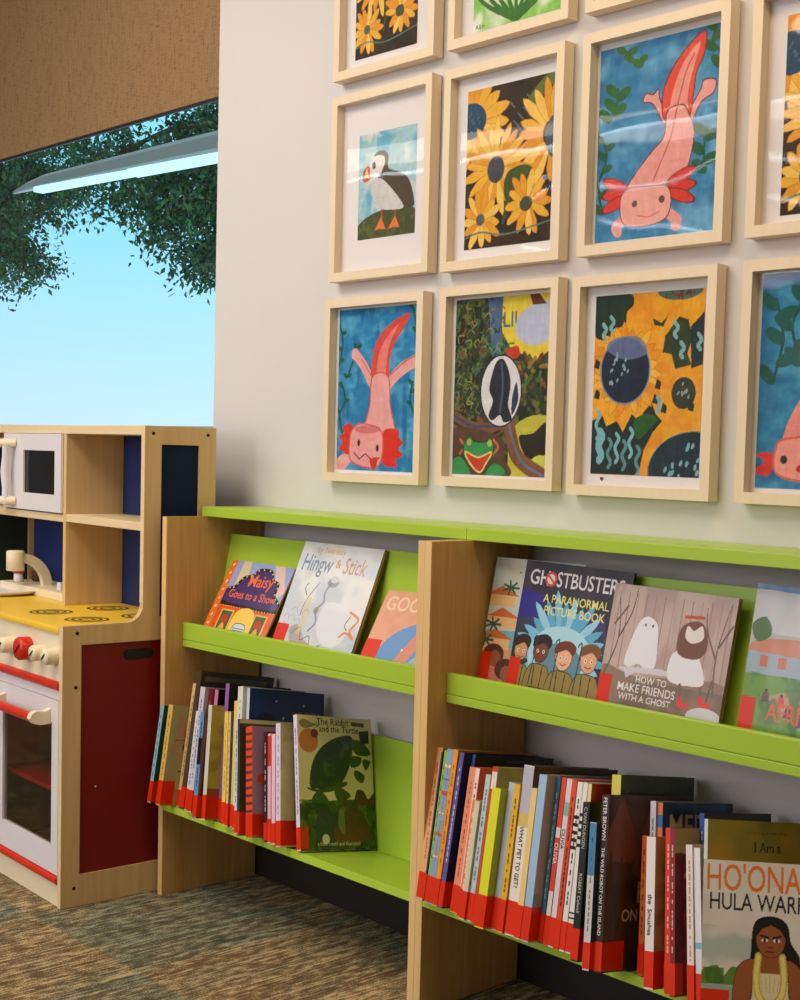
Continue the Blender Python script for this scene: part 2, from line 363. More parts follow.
bookcase(0, 'wood and lime green bookcase nearer the play kitchen')
bookcase(UG, 'wood and lime green bookcase at the right, running out of frame')

# ------------------------------------------------------------------ painter: colours laid on a fine vertex grid
class Cv:
    def __init__(s, w, h, bg, cell=.0014):
        s.w, s.h = w, h; s.nx = int(w/cell)+1; s.ny = int(h/cell)+1
        s.x, s.y = np.meshgrid(np.linspace(0, 1, s.nx), np.linspace(0, 1, s.ny)); s.A = h/w
        s.gx = s.x.copy(); s.c = np.empty((s.ny, s.nx, 3)); s.c[:] = bg; s.rs = np.random.RandomState(int(w*9999+h*777) % 100000)
    def _put(s, mk, col, a=1.0):
        s.c[mk] = s.c[mk]*(1-a)+np.array(col, float)*a
    def noise(s, fx, fy):
        g = s.rs.rand(int(fy)+2, int(fx)+2); X = s.x*fx; Y = s.y*fy
        i = np.minimum(X.astype(int), int(fx)); j = np.minimum(Y.astype(int), int(fy)); u = X-i; v = Y-j; u = u*u*(3-2*u); v = v*v*(3-2*v)
        return (g[j, i]*(1-u)+g[j, i+1]*u)*(1-v)+(g[j+1, i]*(1-u)+g[j+1, i+1]*u)*v
    def mottle(s, amt=14, fx=10, fy=14, mk=None, tint=(1, 1, 1)):
        n_ = (s.noise(fx, fy)*.6+s.noise(fx*3.1, fy*3.1)*.4-.5)[..., None]*amt*2*np.array(tint)
        if mk is None: s.c += n_
        else: s.c[mk] += n_[mk]
    def blend(s, col, fx, fy, lo=.5, hi=.7, a=1, mk=None):
        t_ = np.clip((s.noise(fx, fy)*.7+s.noise(fx*2.7, fy*2.7)*.3-lo)/(hi-lo), 0, 1)[..., None]*a
        if mk is not None: t_ = t_*mk[..., None]
        s.c = s.c*(1-t_)+np.array(col, float)*t_
    def m_poly(s, P):
        P = np.array(P, float); x0, y0 = P.min(0); x1, y1 = P.max(0); mk = np.zeros(s.x.shape, bool)
        i0, i1 = np.searchsorted(s.x[0], [x0, x1]); j0, j1 = np.searchsorted(s.y[:, 0], [y0, y1])
        if i1 <= i0 or j1 <= j0: return mk
        X = s.x[j0:j1, i0:i1]; Y = s.y[j0:j1, i0:i1]; r = np.zeros(X.shape, bool)
        for (xa, ya), (xb, yb) in zip(P, np.roll(P, -1, 0)):
            if ya == yb: continue
            r ^= ((ya > Y) != (yb > Y)) & (X < (xb-xa)*(Y-ya)/(yb-ya)+xa)
        mk[j0:j1, i0:i1] = r; return mk
    def poly(s, P, col, a=1.0, smooth=True, edge=None, ew=.006, close=True):
        P = spline(P, True) if smooth else P
        mk = s.m_poly(P); s._put(mk, col, a)
        if edge is not None: s.line(list(P)+[P[0]], edge, ew, smooth=False)
        return mk
    def ell(s, cx, cy, rx, ry, col, a=1.0, rot=0, edge=None, ew=.006):
        c_, s_ = math.cos(rot), math.sin(rot); dx = s.x-cx; dy = (s.y-cy)*s.A
        u = (dx*c_+dy*s_)/rx; v = (-dx*s_+dy*c_)/ry; mk = u*u+v*v < 1
        if edge is not None:
            k = 1+ew/min(rx, ry); s._put(((u/k)**2+(v/k)**2 < 1), edge, 1)
        s._put(mk, col, a); return mk
    def line(s, P, col, wd=.01, a=1.0, smooth=True, w2=None):
        P = np.array(spline(P, False) if smooth and len(P) > 2 else P, float); n = len(P)-1; mk = np.zeros(s.x.shape, bool)
        for i in range(n):
            (xa, ya), (xb, yb) = P[i], P[i+1]; r = (wd+((w2 if w2 is not None else wd)-wd)*i/max(1, n))/2
            i0, i1 = np.searchsorted(s.x[0], [min(xa, xb)-r, max(xa, xb)+r]); j0, j1 = np.searchsorted(s.y[:, 0], [min(ya, yb)-r/s.A, max(ya, yb)+r/s.A])
            if i1 <= i0 or j1 <= j0: continue
            X = s.x[j0:j1, i0:i1]-xa; Y = (s.y[j0:j1, i0:i1]-ya)*s.A; dx, dy = xb-xa, (yb-ya)*s.A; L2 = dx*dx+dy*dy+1e-12
            t_ = np.clip((X*dx+Y*dy)/L2, 0, 1); mk[j0:j1, i0:i1] |= (X-t_*dx)**2+(Y-t_*dy)**2 < r*r
        s._put(mk, col, a); return mk
    def text(s, st, x, y, size, col, rot=0, sx=1.0, shear=0.0, align='L'):
        V, F, wd = glyphs(st)
        V = V*size; V[:, 0] *= sx; V[:, 0] += V[:, 1]*shear
        if align == 'C': V[:, 0] -= wd*size*sx/2
        c_, s_ = math.cos(rot), math.sin(rot); X = x+V[:, 0]*c_-V[:, 1]*s_; Y = y-(V[:, 0]*s_+V[:, 1]*c_)/s.A
        for f in F: 
            s._put(s.m_poly([(X[i], Y[i]) for i in f]), col)
    def colors(s):
        c_ = np.clip(s.c, 0, 255)/255.0
        return np.where(c_ <= .04045, c_/12.92, ((c_+.055)/1.055)**2.4)
def spline(P, closed):
    P = [tuple(p) for p in P]; n = len(P)
    if n < 3: return P
    out = []; seg = n if closed else n-1
    for i in range(seg):
        p0 = P[(i-1) % n] if closed or i > 0 else P[0]; p1 = P[i]; p2 = P[(i+1) % n]; p3 = P[(i+2) % n] if closed or i+2 < n else P[-1]
        for k in range(6):
            t_ = k/6
            out.append(tuple(.5*((2*b_)+(-a_+c_)*t_+(2*a_-5*b_+4*c_-d_)*t_*t_+(-a_+3*b_-3*c_+d_)*t_**3) for a_, b_, c_, d_ in zip(p0, p1, p2, p3)))
    if not closed: out.append(P[-1])
    return out
_gl = {}
def glyphs(st):
    if st not in _gl:
        cu = bpy.data.curves.new('lettering', 'FONT'); cu.body = st; cu.resolution_u = 3; cu.offset = .009; cu.fill_mode = 'FRONT'
        o = bpy.data.objects.new('lettering', cu); sc.collection.objects.link(o); dg = bpy.context.evaluated_depsgraph_get()
        me = bpy.data.meshes.new_from_object(o.evaluated_get(dg)); me.calc_loop_triangles()
        V = np.array([v.co[:2] for v in me.vertices]); F = [tuple(t_.vertices) for t_ in me.loop_triangles]
        bpy.data.objects.remove(o); bpy.data.curves.remove(cu); bpy.data.meshes.remove(me)
        _gl[st] = (V, F, float(V[:, 0].max()))
    V, F, wd = _gl[st]; return V.copy(), F, wd

class CM:
    """a mesh with a colour per vertex"""
    def __init__(s): s.V = []; s.F4 = []; s.F3 = []; s.C = []; s.n = 0
    def quadbox(s, x0, x1, y0, y1, z0, z1, col, front=None, spine=None, edge=None):
        c = [col]*6
        faces = [((x0,y1,z0),(x0,y0,z0),(x0,y0,z1),(x0,y1,z1)), ((x1,y0,z0),(x1,y1,z0),(x1,y1,z1),(x1,y0,z1)), ((x0,y0,z0),(x1,y0,z0),(x1,y0,z1),(x0,y0,z1)),
                 ((x1,y1,z0),(x0,y1,z0),(x0,y1,z1),(x1,y1,z1)), ((x0,y1,z0),(x1,y1,z0),(x1,y0,z0),(x0,y0,z0)), ((x0,y0,z1),(x1,y0,z1),(x1,y1,z1),(x0,y1,z1))]
        if spine is not None: c[0] = spine
        if front is not None: c[2] = front
        if edge is not None: c[5] = edge; c[4] = edge
        for f_, cc in zip(faces, c): s.quad(f_, cc)
    def quad(s, f_, col):
        s.V.append(np.array(f_, float)); s.F4.append(np.arange(4).reshape(1, 4)+s.n); s.C.append(np.tile(lin(col), (4, 1))); s.n += 4
    def grid(s, cv, P0, ex, ez):
        """canvas laid from top-left P0, along ex (width) and down along -ez"""
        P0, ex, ez = (np.array(v, float) for v in (P0, ex, ez))
        V = P0+cv.gx[..., None]*ex*cv.w-cv.y[..., None]*ez*cv.h
        i = np.arange(cv.nx*cv.ny).reshape(cv.ny, cv.nx)
        F = np.stack([i[1:, :-1], i[1:, 1:], i[:-1, 1:], i[:-1, :-1]], -1).reshape(-1, 4)
        s.V.append(V.reshape(-1, 3)); s.F4.append(F+s.n); s.C.append(cv.colors().reshape(-1, 3)); s.n += cv.nx*cv.ny
    def text(s, st, P0, ex, ez, size, col, sx=1.0, maxlen=None):
        V, F, wd = glyphs(st); V *= size; V[:, 0] *= sx
        if maxlen and wd*size*sx > maxlen: V[:, 0] *= maxlen/(wd*size*sx)
        P0, ex, ez = (np.array(v, float) for v in (P0, ex, ez)); W = P0+V[:, :1]*ex+V[:, 1:2]*ez
        s.V.append(W); s.F3.append(np.array(F)+s.n); s.C.append(np.tile(lin(col), (len(W), 1))); s.n += len(W)
    def build(s, name, mt, parent=None):
        V = np.concatenate(s.V); C_ = np.concatenate(s.C); F4 = np.concatenate(s.F4) if s.F4 else np.zeros((0, 4), int); F3 = np.concatenate(s.F3) if s.F3 else np.zeros((0, 3), int)
        me = bpy.data.meshes.new(name); me.vertices.add(len(V)); me.vertices.foreach_set('co', V.ravel().astype('f'))
        me.loops.add(F4.size+F3.size); me.loops.foreach_set('vertex_index', np.concatenate([F4.ravel(), F3.ravel()]).astype('i'))
        me.polygons.add(len(F4)+len(F3)); st = np.concatenate([np.arange(len(F4))*4, F4.size+np.arange(len(F3))*3]); me.polygons.foreach_set('loop_start', st.astype('i'))
        at = me.attributes.new('Col', 'FLOAT_COLOR', 'POINT'); at.data.foreach_set('color', np.concatenate([C_, np.ones((len(C_), 1))], 1).ravel().astype('f'))
        me.materials.append(mt); me.update(calc_edges=True); me.validate()
        return link(bpy.data.objects.new(name, me), parent)

# ------------------------------------------------------------------ paintings
def petals(cv, cx, cy, r0, r1, n_, cols, rot=0, wob=.12, seed=1, edge=(196, 122, 28)):
    rs = np.random.RandomState(seed)
    for k in range(n_):
        a_ = rot+2*math.pi*(k+rs.rand()*.5)/n_; R = r1*(1-wob+2*wob*rs.rand()); wd = 2*math.pi*(r0+r1)*.5/n_*.55
        dx, dy = math.cos(a_), math.sin(a_)/cv.A; px, py = -math.sin(a_), math.cos(a_)/cv.A
        P = [(cx+dx*r0*.7-px*wd*.5, cy+dy*r0*.7-py*wd*.5), (cx+dx*(r0+R)*.5-px*wd, cy+dy*(r0+R)*.5-py*wd), (cx+dx*R*.92-px*wd*.5, cy+dy*R*.92-py*wd*.5), (cx+dx*R, cy+dy*R), (cx+dx*R*.9+px*wd*.6, cy+dy*R*.9+py*wd*.6), (cx+dx*(r0+R)*.5+px*wd, cy+dy*(r0+R)*.5+py*wd), (cx+dx*r0*.7+px*wd*.5, cy+dy*r0*.7+py*wd*.5)]
        cv.poly(P, cols[rs.randint(len(cols))], smooth=False, edge=edge, ew=.004)
def dots(cv, cx, cy, rx, ry, n_, col, seed=3, sz=.012):
    rs = np.random.RandomState(seed)
    for k in range(n_):
        a_ = rs.rand()*6.28; r_ = math.sqrt(rs.rand())*.8
        cv.ell(cx+math.cos(a_)*rx*r_, cy+math.sin(a_)*ry*r_/cv.A, sz*.7, sz*1.3, col, rot=rs.rand()*.8)
def weed(cv, P, col, leaf, n_=6, seed=1, sz=.05):
    cv.line(P, col, .02); S = spline(P, False); rs = np.random.RandomState(seed)
    for k in range(n_):
        x, y = S[int((k+.5)/n_*len(S))]; sd = 1 if k % 2 else -1
        cv.ell(x+sd*sz*.7, y-.01, sz, sz*.5, leaf, rot=sd*-.5+rs.rand()*.3)
def art_sun_big(w_, h_):   # bottom row, third: big dark-centred sunflowers
    c = Cv(w_, h_, (242, 170, 34)); c.mottle(10, 5, 8); c.blend((236, 140, 20), 8, 10, .62, .8, .6)
    dk = (26, 48, 50)
    c.poly([(0, .0), (.32, 0), (.36, .06), (.3, .1), (.28, .17), (.1, .2), (.04, .24), (0, .2)], (30, 52, 40))
    c.poly([(0, .7), (.1, .67), (.14, .73), (.24, .7), (.3, .76), (.38, .66), (.44, .7), (.5, .64), (.56, .6), (.6, .66), (.66, .7), (.58, .76), (.5, .86), (.46, 1), (0, 1)], (24, 44, 44), smooth=False)
    c.poly([(.4, .7), (.52, .66), (.62, .69), (.54, .75), (.44, .8)], (34, 92, 34))
    c.poly([(.66, .24), (.78, .14), (.86, .16), (.9, .26), (.86, .34), (.9, .4), (.76, .42), (.72, .34), (.64, .33)], (44, 62, 34), smooth=False)
    c.poly([(.88, .2), (1, .12), (1, .4), (.9, .42)], (24, 52, 60), smooth=False)
    c.poly([(.54, .14), (.62, .17), (.68, .13), (.64, .19), (.56, .18)], (34, 60, 44), smooth=False)
    petals(c, .31, .42, .2, .33, 26, [(246, 176, 36), (250, 190, 60), (240, 150, 26)], seed=4)
    c.ell(.78, 0, .2, .07, (80, 110, 100)); dots(c, .78, .02, .16, .04, 16, (120, 52, 30), 5)
    c.ell(.30, .42, .225, .235, (20, 36, 62), edge=(110, 150, 176), ew=.012); c.poly([(.12, .3), (.2, .24), (.42, .24), (.5, .33), (.3, .36)], (112, 128, 176), .8)
    dots(c, .24, .43, .12, .17, 18, (150, 178, 196), 6)
    c.ell(.84, .55, .1, .105, (52, 58, 50), edge=(30, 60, 60)); dots(c, .84, .55, .07, .08, 8, (150, 176, 170), 7)
    c.ell(.95, .98, .4, .29, (22, 46, 60), edge=(90, 140, 160)); dots(c, .88, .95, .3, .2, 16, (130, 180, 200), 8, .018)
    for k, (x, y) in enumerate([(.08, .82), (.17, .86), (.24, .83), (.31, .87), (.37, .8), (.44, .9), (.05, .7)]):
        c.line([(x, y-.06), (x+.025, y-.03), (x-.01, y+.02), (x+.02, y+.07), (x, y+.1)], (128, 190, 204) if k % 2 == 0 else (96, 150, 158), .028 if k else .06)
    for x, y in [(.66, .63), (.9, .62), (.6, .5), (.03, .55), (.02, .38), (.12, .2), (.05, .22), (.58, .58)]: c.poly([(x, y-.03), (x+.04, y-.01), (x+.03, y+.03), (x-.02, y+.02)], dk, smooth=False)
    for x, y in [(.74, .2), (.8, .31), (.95, .27), (.61, .6), (.15, .15), (.08, .19)]: c.line([(x, y-.03), (x+.03, y), (x, y+.03), (x+.02, y+.05)], (130, 184, 190), .03)
    return c
def art_sun_dark(w_, h_, seed=1):
    c = Cv(w_, h_, (56, 40, 26)); c.mottle(9, 8, 12); c.blend((34, 28, 22), 7, 9, .5, .7, .7)
    Y = [(240, 184, 62), (232, 160, 44), (248, 204, 96)]
    for x, y in [(.5, .12), (.6, .2), (.66, .17), (.55, .24), (.7, .1)]: c.line([(x, y), (x+.06, y+.04)], (90, 120, 130), .014)
    c.poly([(.7, .14), (.84, .04), (1, -.02), (1, .06), (.86, .13), (.74, .17)], (96, 120, 50))
    petals(c, .06, .2, .18, .42, 18, Y, seed=2+seed); c.ell(.04, .19, .19, .15, (40, 74, 104)); dots(c, .06, .19, .12, .1, 14, (70, 110, 130), 4)
    petals(c, 1.0, .36, .16, .42, 20, Y, seed=5+seed); c.ell(1.02, .38, .1, .17, (66, 84, 84))
    petals(c, .36, .5, .1, .40, 20, Y, seed=7+seed); c.ell(.36, .52, .1, .11, (72, 72, 84))
    c.poly([(.5, .55), (.7, .52), (.8, .58), (.66, .7), (.52, .74), (.46, .66)], (66, 84, 40)); c.line([(.48, .6), (.5, .72), (.46, .86)], (60, 90, 50), .03)
    c.line([(.56, .76), (.64, .7), (.74, .64)], (190, 206, 196), .02)
    petals(c, .2, .82, .06, .25, 13, Y, seed=9+seed); c.ell(.19, .82, .05, .05, (90, 96, 96))
    petals(c, .74, .75, .06, .26, 13, Y, seed=11+seed); c.ell(.72, .76, .07, .06, (70, 80, 60))
    c.ell(.93, .62, .03, .02, (90, 130, 190)); c.line([(0, .93), (.2, .9), (.5, .93), (1, .88)], (90, 130, 120), .014)
    return c
def axolotl_big(w_, h_):
    c = Cv(w_, h_, (56, 132, 182)); c.blend((120, 180, 222), 5, 9, .4, .75, .8); c.blend((30, 96, 150), 7, 6, .6, .8, .6); c.mottle(12, 12, 16)
    g = (46, 100, 52)
    weed(c, [(.2, .02), (.28, .08), (.36, .12)], g, (60, 112, 50), 5, 1, .05); weed(c, [(.16, .22), (.15, .3), (.1, .36)], g, (52, 110, 58), 5, 2, .07)
    weed(c, [(.95, 0), (.92, .08), (.98, .14), (1, .2)], g, (50, 98, 56), 5, 3, .06); weed(c, [(.03, .45), (.08, .56), (.02, .7), (.06, .85)], (36, 84, 60), (44, 100, 70), 7, 4, .05)
    weed(c, [(.9, .5), (.88, .6), (.9, .7)], g, (38, 96, 70), 5, 5, .07)
    pk, ln = (240, 166, 160), (110, 44, 44)
    for P in [[(.56, .44), (.46, .33), (.38, .31), (.4, .27), (.46, .28), (.5, .26), (.52, .32), (.6, .4)], [(.74, .42), (.84, .3), (.86, .26), (.95, .27), (.94, .33), (.84, .37), (.76, .48)]]: c.poly(P, pk, edge=ln, ew=.008)
    c.poly([(.56, .42), (.54, .28), (.62, .16), (.74, .07), (.86, .02), (.86, .12), (.8, .22), (.78, .34), (.74, .44)], (232, 82, 62), edge=ln, ew=.008)
    c.poly([(.6, .4), (.64, .24), (.72, .13), (.82, .07), (.79, .16), (.74, .3), (.74, .44)], (240, 160, 148))
    c.poly([(.58, .38), (.56, .5), (.46, .57), (.34, .66), (.25, .75), (.26, .82), (.62, .82), (.72, .74), (.78, .62), (.8, .5), (.76, .42), (.7, .36)], pk, edge=ln, ew=.008)
    c.line([(.78, .12), (.72, .2), (.66, .36), (.62, .5), (.56, .6), (.48, .72)], (206, 92, 92), .01)
    for sx, X in ((-1, .26), (1, .62)):
        for k in range(3): c.ell(X+sx*.09, .765+.048*(k-1)-.005, .11, .035, (222, 62, 44), rot=sx*(k-1)*.35, edge=ln, ew=.006)
        c.line([(X+sx*.0, .89), (X+sx*.03+(.04 if sx > 0 else -.05), .93), (X+sx*.06, .955)], pk, .07)
    c.poly([(.22, .77), (.3, .735), (.45, .74), (.58, .745), (.63, .79), (.63, .87), (.58, .92), (.44, .94), (.28, .93), (.22, .88)], (244, 176, 168), edge=ln, ew=.008)
    c.ell(.335, .82, .022, .022, (110, 90, 84)); c.ell(.56, .815, .024, .024, (110, 76, 62)); c.line([(.36, .88), (.45, .895), (.54, .875)], (206, 110, 110), .006)
    return c
def axolotl_smile(w_, h_):
    c = Cv(w_, h_, (36, 132, 190)); c.blend((90, 176, 214), 6, 14, .45, .7, .8); c.blend((20, 96, 160), 14, 5, .6, .8, .6); c.mottle(12, 20, 8)
    g = (18, 86, 70)
    for P in ([(.0, .08), (.05, .2), (.01, .34)], [(.04, .45), (.1, .56), (.03, .66), (.08, .8)], [(.25, .24), (.12, .42)], [(.92, .0), (.97, .12), (1, .22)], [(.95, .46), (.92, .56), (.98, .66)]): weed(c, P, g, (24, 98, 66), 4, 3, .035)
    pk = (240, 172, 170); ed = (214, 84, 84)
    c.line([(.44, .46), (.34, .36), (.24, .29)], pk, .09); c.line([(.44, .42), (.3, .31)], ed, .01); c.ell(.22, .28, .05, .05, pk)
    c.line([(.62, .48), (.82, .38), (1.0, .33)], pk, .10); c.line([(.64, .43), (.84, .34), (1.0, .3)], ed, .01)
    c.poly([(.45, .48), (.44, .3), (.52, .18), (.7, .09), (.9, .05), (.82, .14), (.72, .22), (.66, .32), (.64, .48)], (224, 78, 66)); c.poly([(.5, .46), (.52, .3), (.6, .2), (.76, .11), (.66, .22), (.62, .34), (.6, .48)], (236, 132, 124))
    c.poly([(.45, .42), (.42, .6), (.36, .76), (.5, .82), (.74, .78), (.68, .6), (.64, .42)], pk, edge=ed, ew=.012)
    rd = (226, 46, 26)
    c.poly([(.2, .72), (.08, .73), (.09, .77), (.03, .79), (.07, .83), (.03, .87), (.1, .89), (.12, .92), (.22, .92)], rd); c.poly([(.6, .76), (.78, .745), (.8, .8), (.86, .82), (.79, .86), (.85, .9), (.76, .93), (.78, .97), (.6, .95)], rd)
    c.poly([(0, .94), (.1, .9), (.2, .93), (.1, 1.0), (0, 1.0)], pk)
    c.poly([(.2, .75), (.3, .71), (.44, .72), (.56, .745), (.6, .82), (.58, .93), (.5, .98), (.3, .97), (.18, .93), (.17, .82)], (242, 166, 168), edge=(214, 104, 104), ew=.014); c.ell(.4, .745, .16, .035, (216, 104, 112), .7)
    c.ell(.29, .83, .018, .03, (80, 30, 40)); c.ell(.53, .86, .018, .03, (90, 40, 20)); c.line([(.23, .89), (.3, .93), (.38, .895), (.46, .935), (.56, .92)], (60, 24, 30), .01, smooth=False)
    c.poly([(.44, .93), (.54, .92), (.5, .99), (.46, .98)], (206, 50, 36)); return c
def axolotl_side(w_, h_):
    c = Cv(w_, h_, (36, 120, 170)); c.blend((70, 160, 196), 5, 12, .4, .7, .8); c.blend((24, 84, 136), 5, 12, .6, .8, .7); c.mottle(12, 12, 16)
    for P in ([(.1, .12), (.16, .3), (.1, .5)], [(.34, .1), (.22, .24), (.3, .42)], [(.6, .02), (.5, .14), (.62, .3)]): weed(c, P, (20, 82, 84), (26, 92, 86), 5, 3, .08)
    c.poly([(.18, .8), (.24, .66), (.4, .5), (.7, .42), (.9, .6), (.8, .84), (.5, .9), (.2, .9)], (242, 148, 140)); c.poly([(.12, .84), (0, .84), (.06, .88), (-.02, .92), (.1, .94)], (222, 60, 44))
    c.poly([(.14, .82), (.2, .77), (.5, .76), (.6, .84), (.56, .94), (.3, .96), (.14, .92)], (246, 160, 148), edge=(226, 104, 90), ew=.014)
    c.ell(.2, .865, .025, .025, (50, 40, 50)); c.ell(.46, .87, .025, .025, (50, 40, 50)); c.ell(.33, .905, .04, .025, (204, 44, 44)); return c
def art_puffin(w_, h_):
    c = Cv(w_, h_, (166, 206, 216)); c.blend((96, 178, 216), 5, 5, .5, .7, .8); c.blend((222, 226, 224), 6, 9, .55, .75, .9); c.mottle(8)
    c.poly([(0, .86), (.3, .76), (.7, .74), (1, .78), (1, 1), (0, 1)], (74, 82, 50)); c.blend((120, 120, 70), 20, 20, .5, .7, .6, c.y > .8)
    for x in (.42, .66): c.line([(x, .74), (x, .82)], (170, 80, 40), .03); c.poly([(x, .81), (x-.12, .93), (x-.03, .92), (x+.08, .93)], (238, 126, 60), smooth=False)
    dk = (84, 68, 58)
    c.poly([(.24, .28), (.3, .2), (.42, .18), (.52, .24), (.53, .36), (.74, .42), (.9, .52), (.98, .74), (.82, .74), (.6, .68), (.3, .5)], dk)
    c.poly([(.24, .48), (.38, .44), (.58, .55), (.8, .74), (.6, .755), (.38, .72), (.26, .6)], (214, 212, 212)); c.poly([(.2, .3), (.26, .23), (.42, .23), (.46, .3), (.36, .42), (.24, .46), (.2, .4)], (226, 224, 222))
    c.poly([(.18, .3), (.1, .33), (.07, .4), (.1, .45), (.2, .43)], (206, 90, 44)); c.poly([(.15, .33), (.12, .36), (.13, .41), (.18, .42)], (236, 206, 120)); c.ell(.27, .31, .035, .04, (40, 36, 36)); return c
def art_leaf(w_, h_):
    c = Cv(w_, h_, (214, 232, 196)); c.blend((132, 206, 84), 4, 5, .4, .6, .9); c.blend((244, 246, 240), 5, 6, .5, .65, .9)
    for k in range(9):
        x = .05+k*.11; c.line([(.5, .99), (x, .8), (x-.05+k*.01, .5)], (60, 120, 48), .05, w2=.01)
    c.text('A.Lin', .03, .985, .05, (40, 60, 30)); return c
def art_jungle(w_, h_):
    c = Cv(w_, h_, (52, 66, 38)); c.blend((26, 36, 26), 18, 26, .45, .6, .9); c.blend((118, 130, 60), 24, 30, .55, .68, .8); c.blend((150, 84, 50), 14, 16, .7, .8, .8); c.blend((60, 120, 140), 12, 9, .7, .8, .7, c.y < .4)
    c.poly([(.46, 0), (1, 0), (1, .3), (.86, .36), (.6, .3), (.5, .2)], (232, 208, 60), smooth=False); c.poly([(.34, .0), (.5, 0), (.48, .36), (.4, .34)], (78, 110, 150), smooth=False)
    c.text('LIU', .5, .17, .16, (74, 110, 140)); c.text('FROG', .32, .32, .12, (50, 120, 90))
    c.poly([(.66, .12), (.8, .06), (1, .05), (.98, .24), (.8, .28), (.64, .22)], (190, 198, 224)); c.poly([(.76, -.02), (.84, -.02), (.94, .06), (.8, .06)], (110, 60, 40), smooth=False)
    for k in range(26):
        a_ = k*2.4; x, y = .78+.2*math.cos(a_)*(k % 5)/5, .42+.13*math.sin(a_)*(k % 7)/7; c.line([(x, y), (x+.06*math.cos(k), y+.05*math.sin(k*1.7))], [(70, 110, 44), (150, 120, 50), (120, 56, 36), (40, 60, 40)][k % 4], .03)
    rs = np.random.RandomState(5)
    for k in range(150):
        x, y = rs.rand()*.5, rs.rand()*.66; a_ = rs.rand()*6.3; l_ = .02+.04*rs.rand()
        c.line([(x, y), (x+l_*math.cos(a_), y+l_*.7*math.sin(a_)), (x+l_*1.4*math.cos(a_+.8), y+l_*math.sin(a_+.8))], [(20, 28, 20), (96, 120, 60), (130, 70, 44), (24, 34, 26), (140, 150, 80), (70, 110, 90)][k % 6], .01)
    c.poly([(.54, .3), (.66, .28), (.68, .33), (.6, .35)], (200, 60, 36)); c.poly([(.66, .72), (1, .68), (1, 1), (.62, 1)], (196, 190, 60)); c.poly([(.7, .78), (.84, .76), (.96, .7), (1, .76), (1, .86), (.8, .9)], (40, 32, 26)); c.ell(.92, .94, .1, .08, (206, 214, 90))
    c.line([(0, .68), (.2, .74), (.44, .74), (.56, .66), (.62, .78), (.7, .9), (.96, 1)], (130, 84, 58), .12); c.line([(0, .66), (.2, .72), (.46, .72), (.56, .68)], (60, 76, 110), .02); c.line([(.58, .68), (.64, .8), (.74, .92), (.98, 1)], (100, 120, 150), .02); c.line([(0, .7), (.3, .78), (.5, .75)], (60, 44, 34), .02)
    c.poly([(0, .74), (.5, .78), (.56, .9), (.6, 1), (0, 1)], (92, 62, 46)); 
    for x in (.08, .44): c.line([(x, .8), (x+.05, .84), (x, .88)], (196, 110, 60), .02)
    gr = (58, 150, 82); c.poly([(.12, .84), (.18, .78), (.24, .81), (.36, .81), (.4, .785), (.44, .84), (.4, .92), (.16, .92)], gr, edge=(24, 50, 30), ew=.008); c.ell(.18, .815, .025, .025, (170, 190, 90)); c.ell(.4, .82, .025, .025, (170, 190, 90))
    c.poly([(.14, .87), (.28, .9), (.42, .87), (.36, .94), (.3, .985), (.2, .94)], (206, 66, 40), edge=(232, 214, 120), ew=.014); c.poly([(0, .92), (.1, .9), (.2, 1), (0, 1)], gr, edge=(24, 50, 30)); c.poly([(.36, 1), (.44, .93), (.54, .95), (.58, .99), (.5, 1)], gr, edge=(24, 50, 30))
    c.ell(.5, .525, .205, .255, (226, 226, 232), edge=(40, 40, 40), ew=.01)
    bk = (40, 42, 50); c.poly([(.45, .36), (.52, .35), (.58, .42), (.6, .5), (.58, .6), (.62, .68), (.54, .7), (.5, .66), (.42, .69), (.38, .66), (.42, .58), (.38, .52), (.4, .44)], bk); c.line([(.5, .37), (.52, .5), (.5, .64)], (66, 92, 140), .02); c.poly([(.62, .56), (.66, .48), (.68, .58), (.62, .66)], (50, 60, 90)); return c

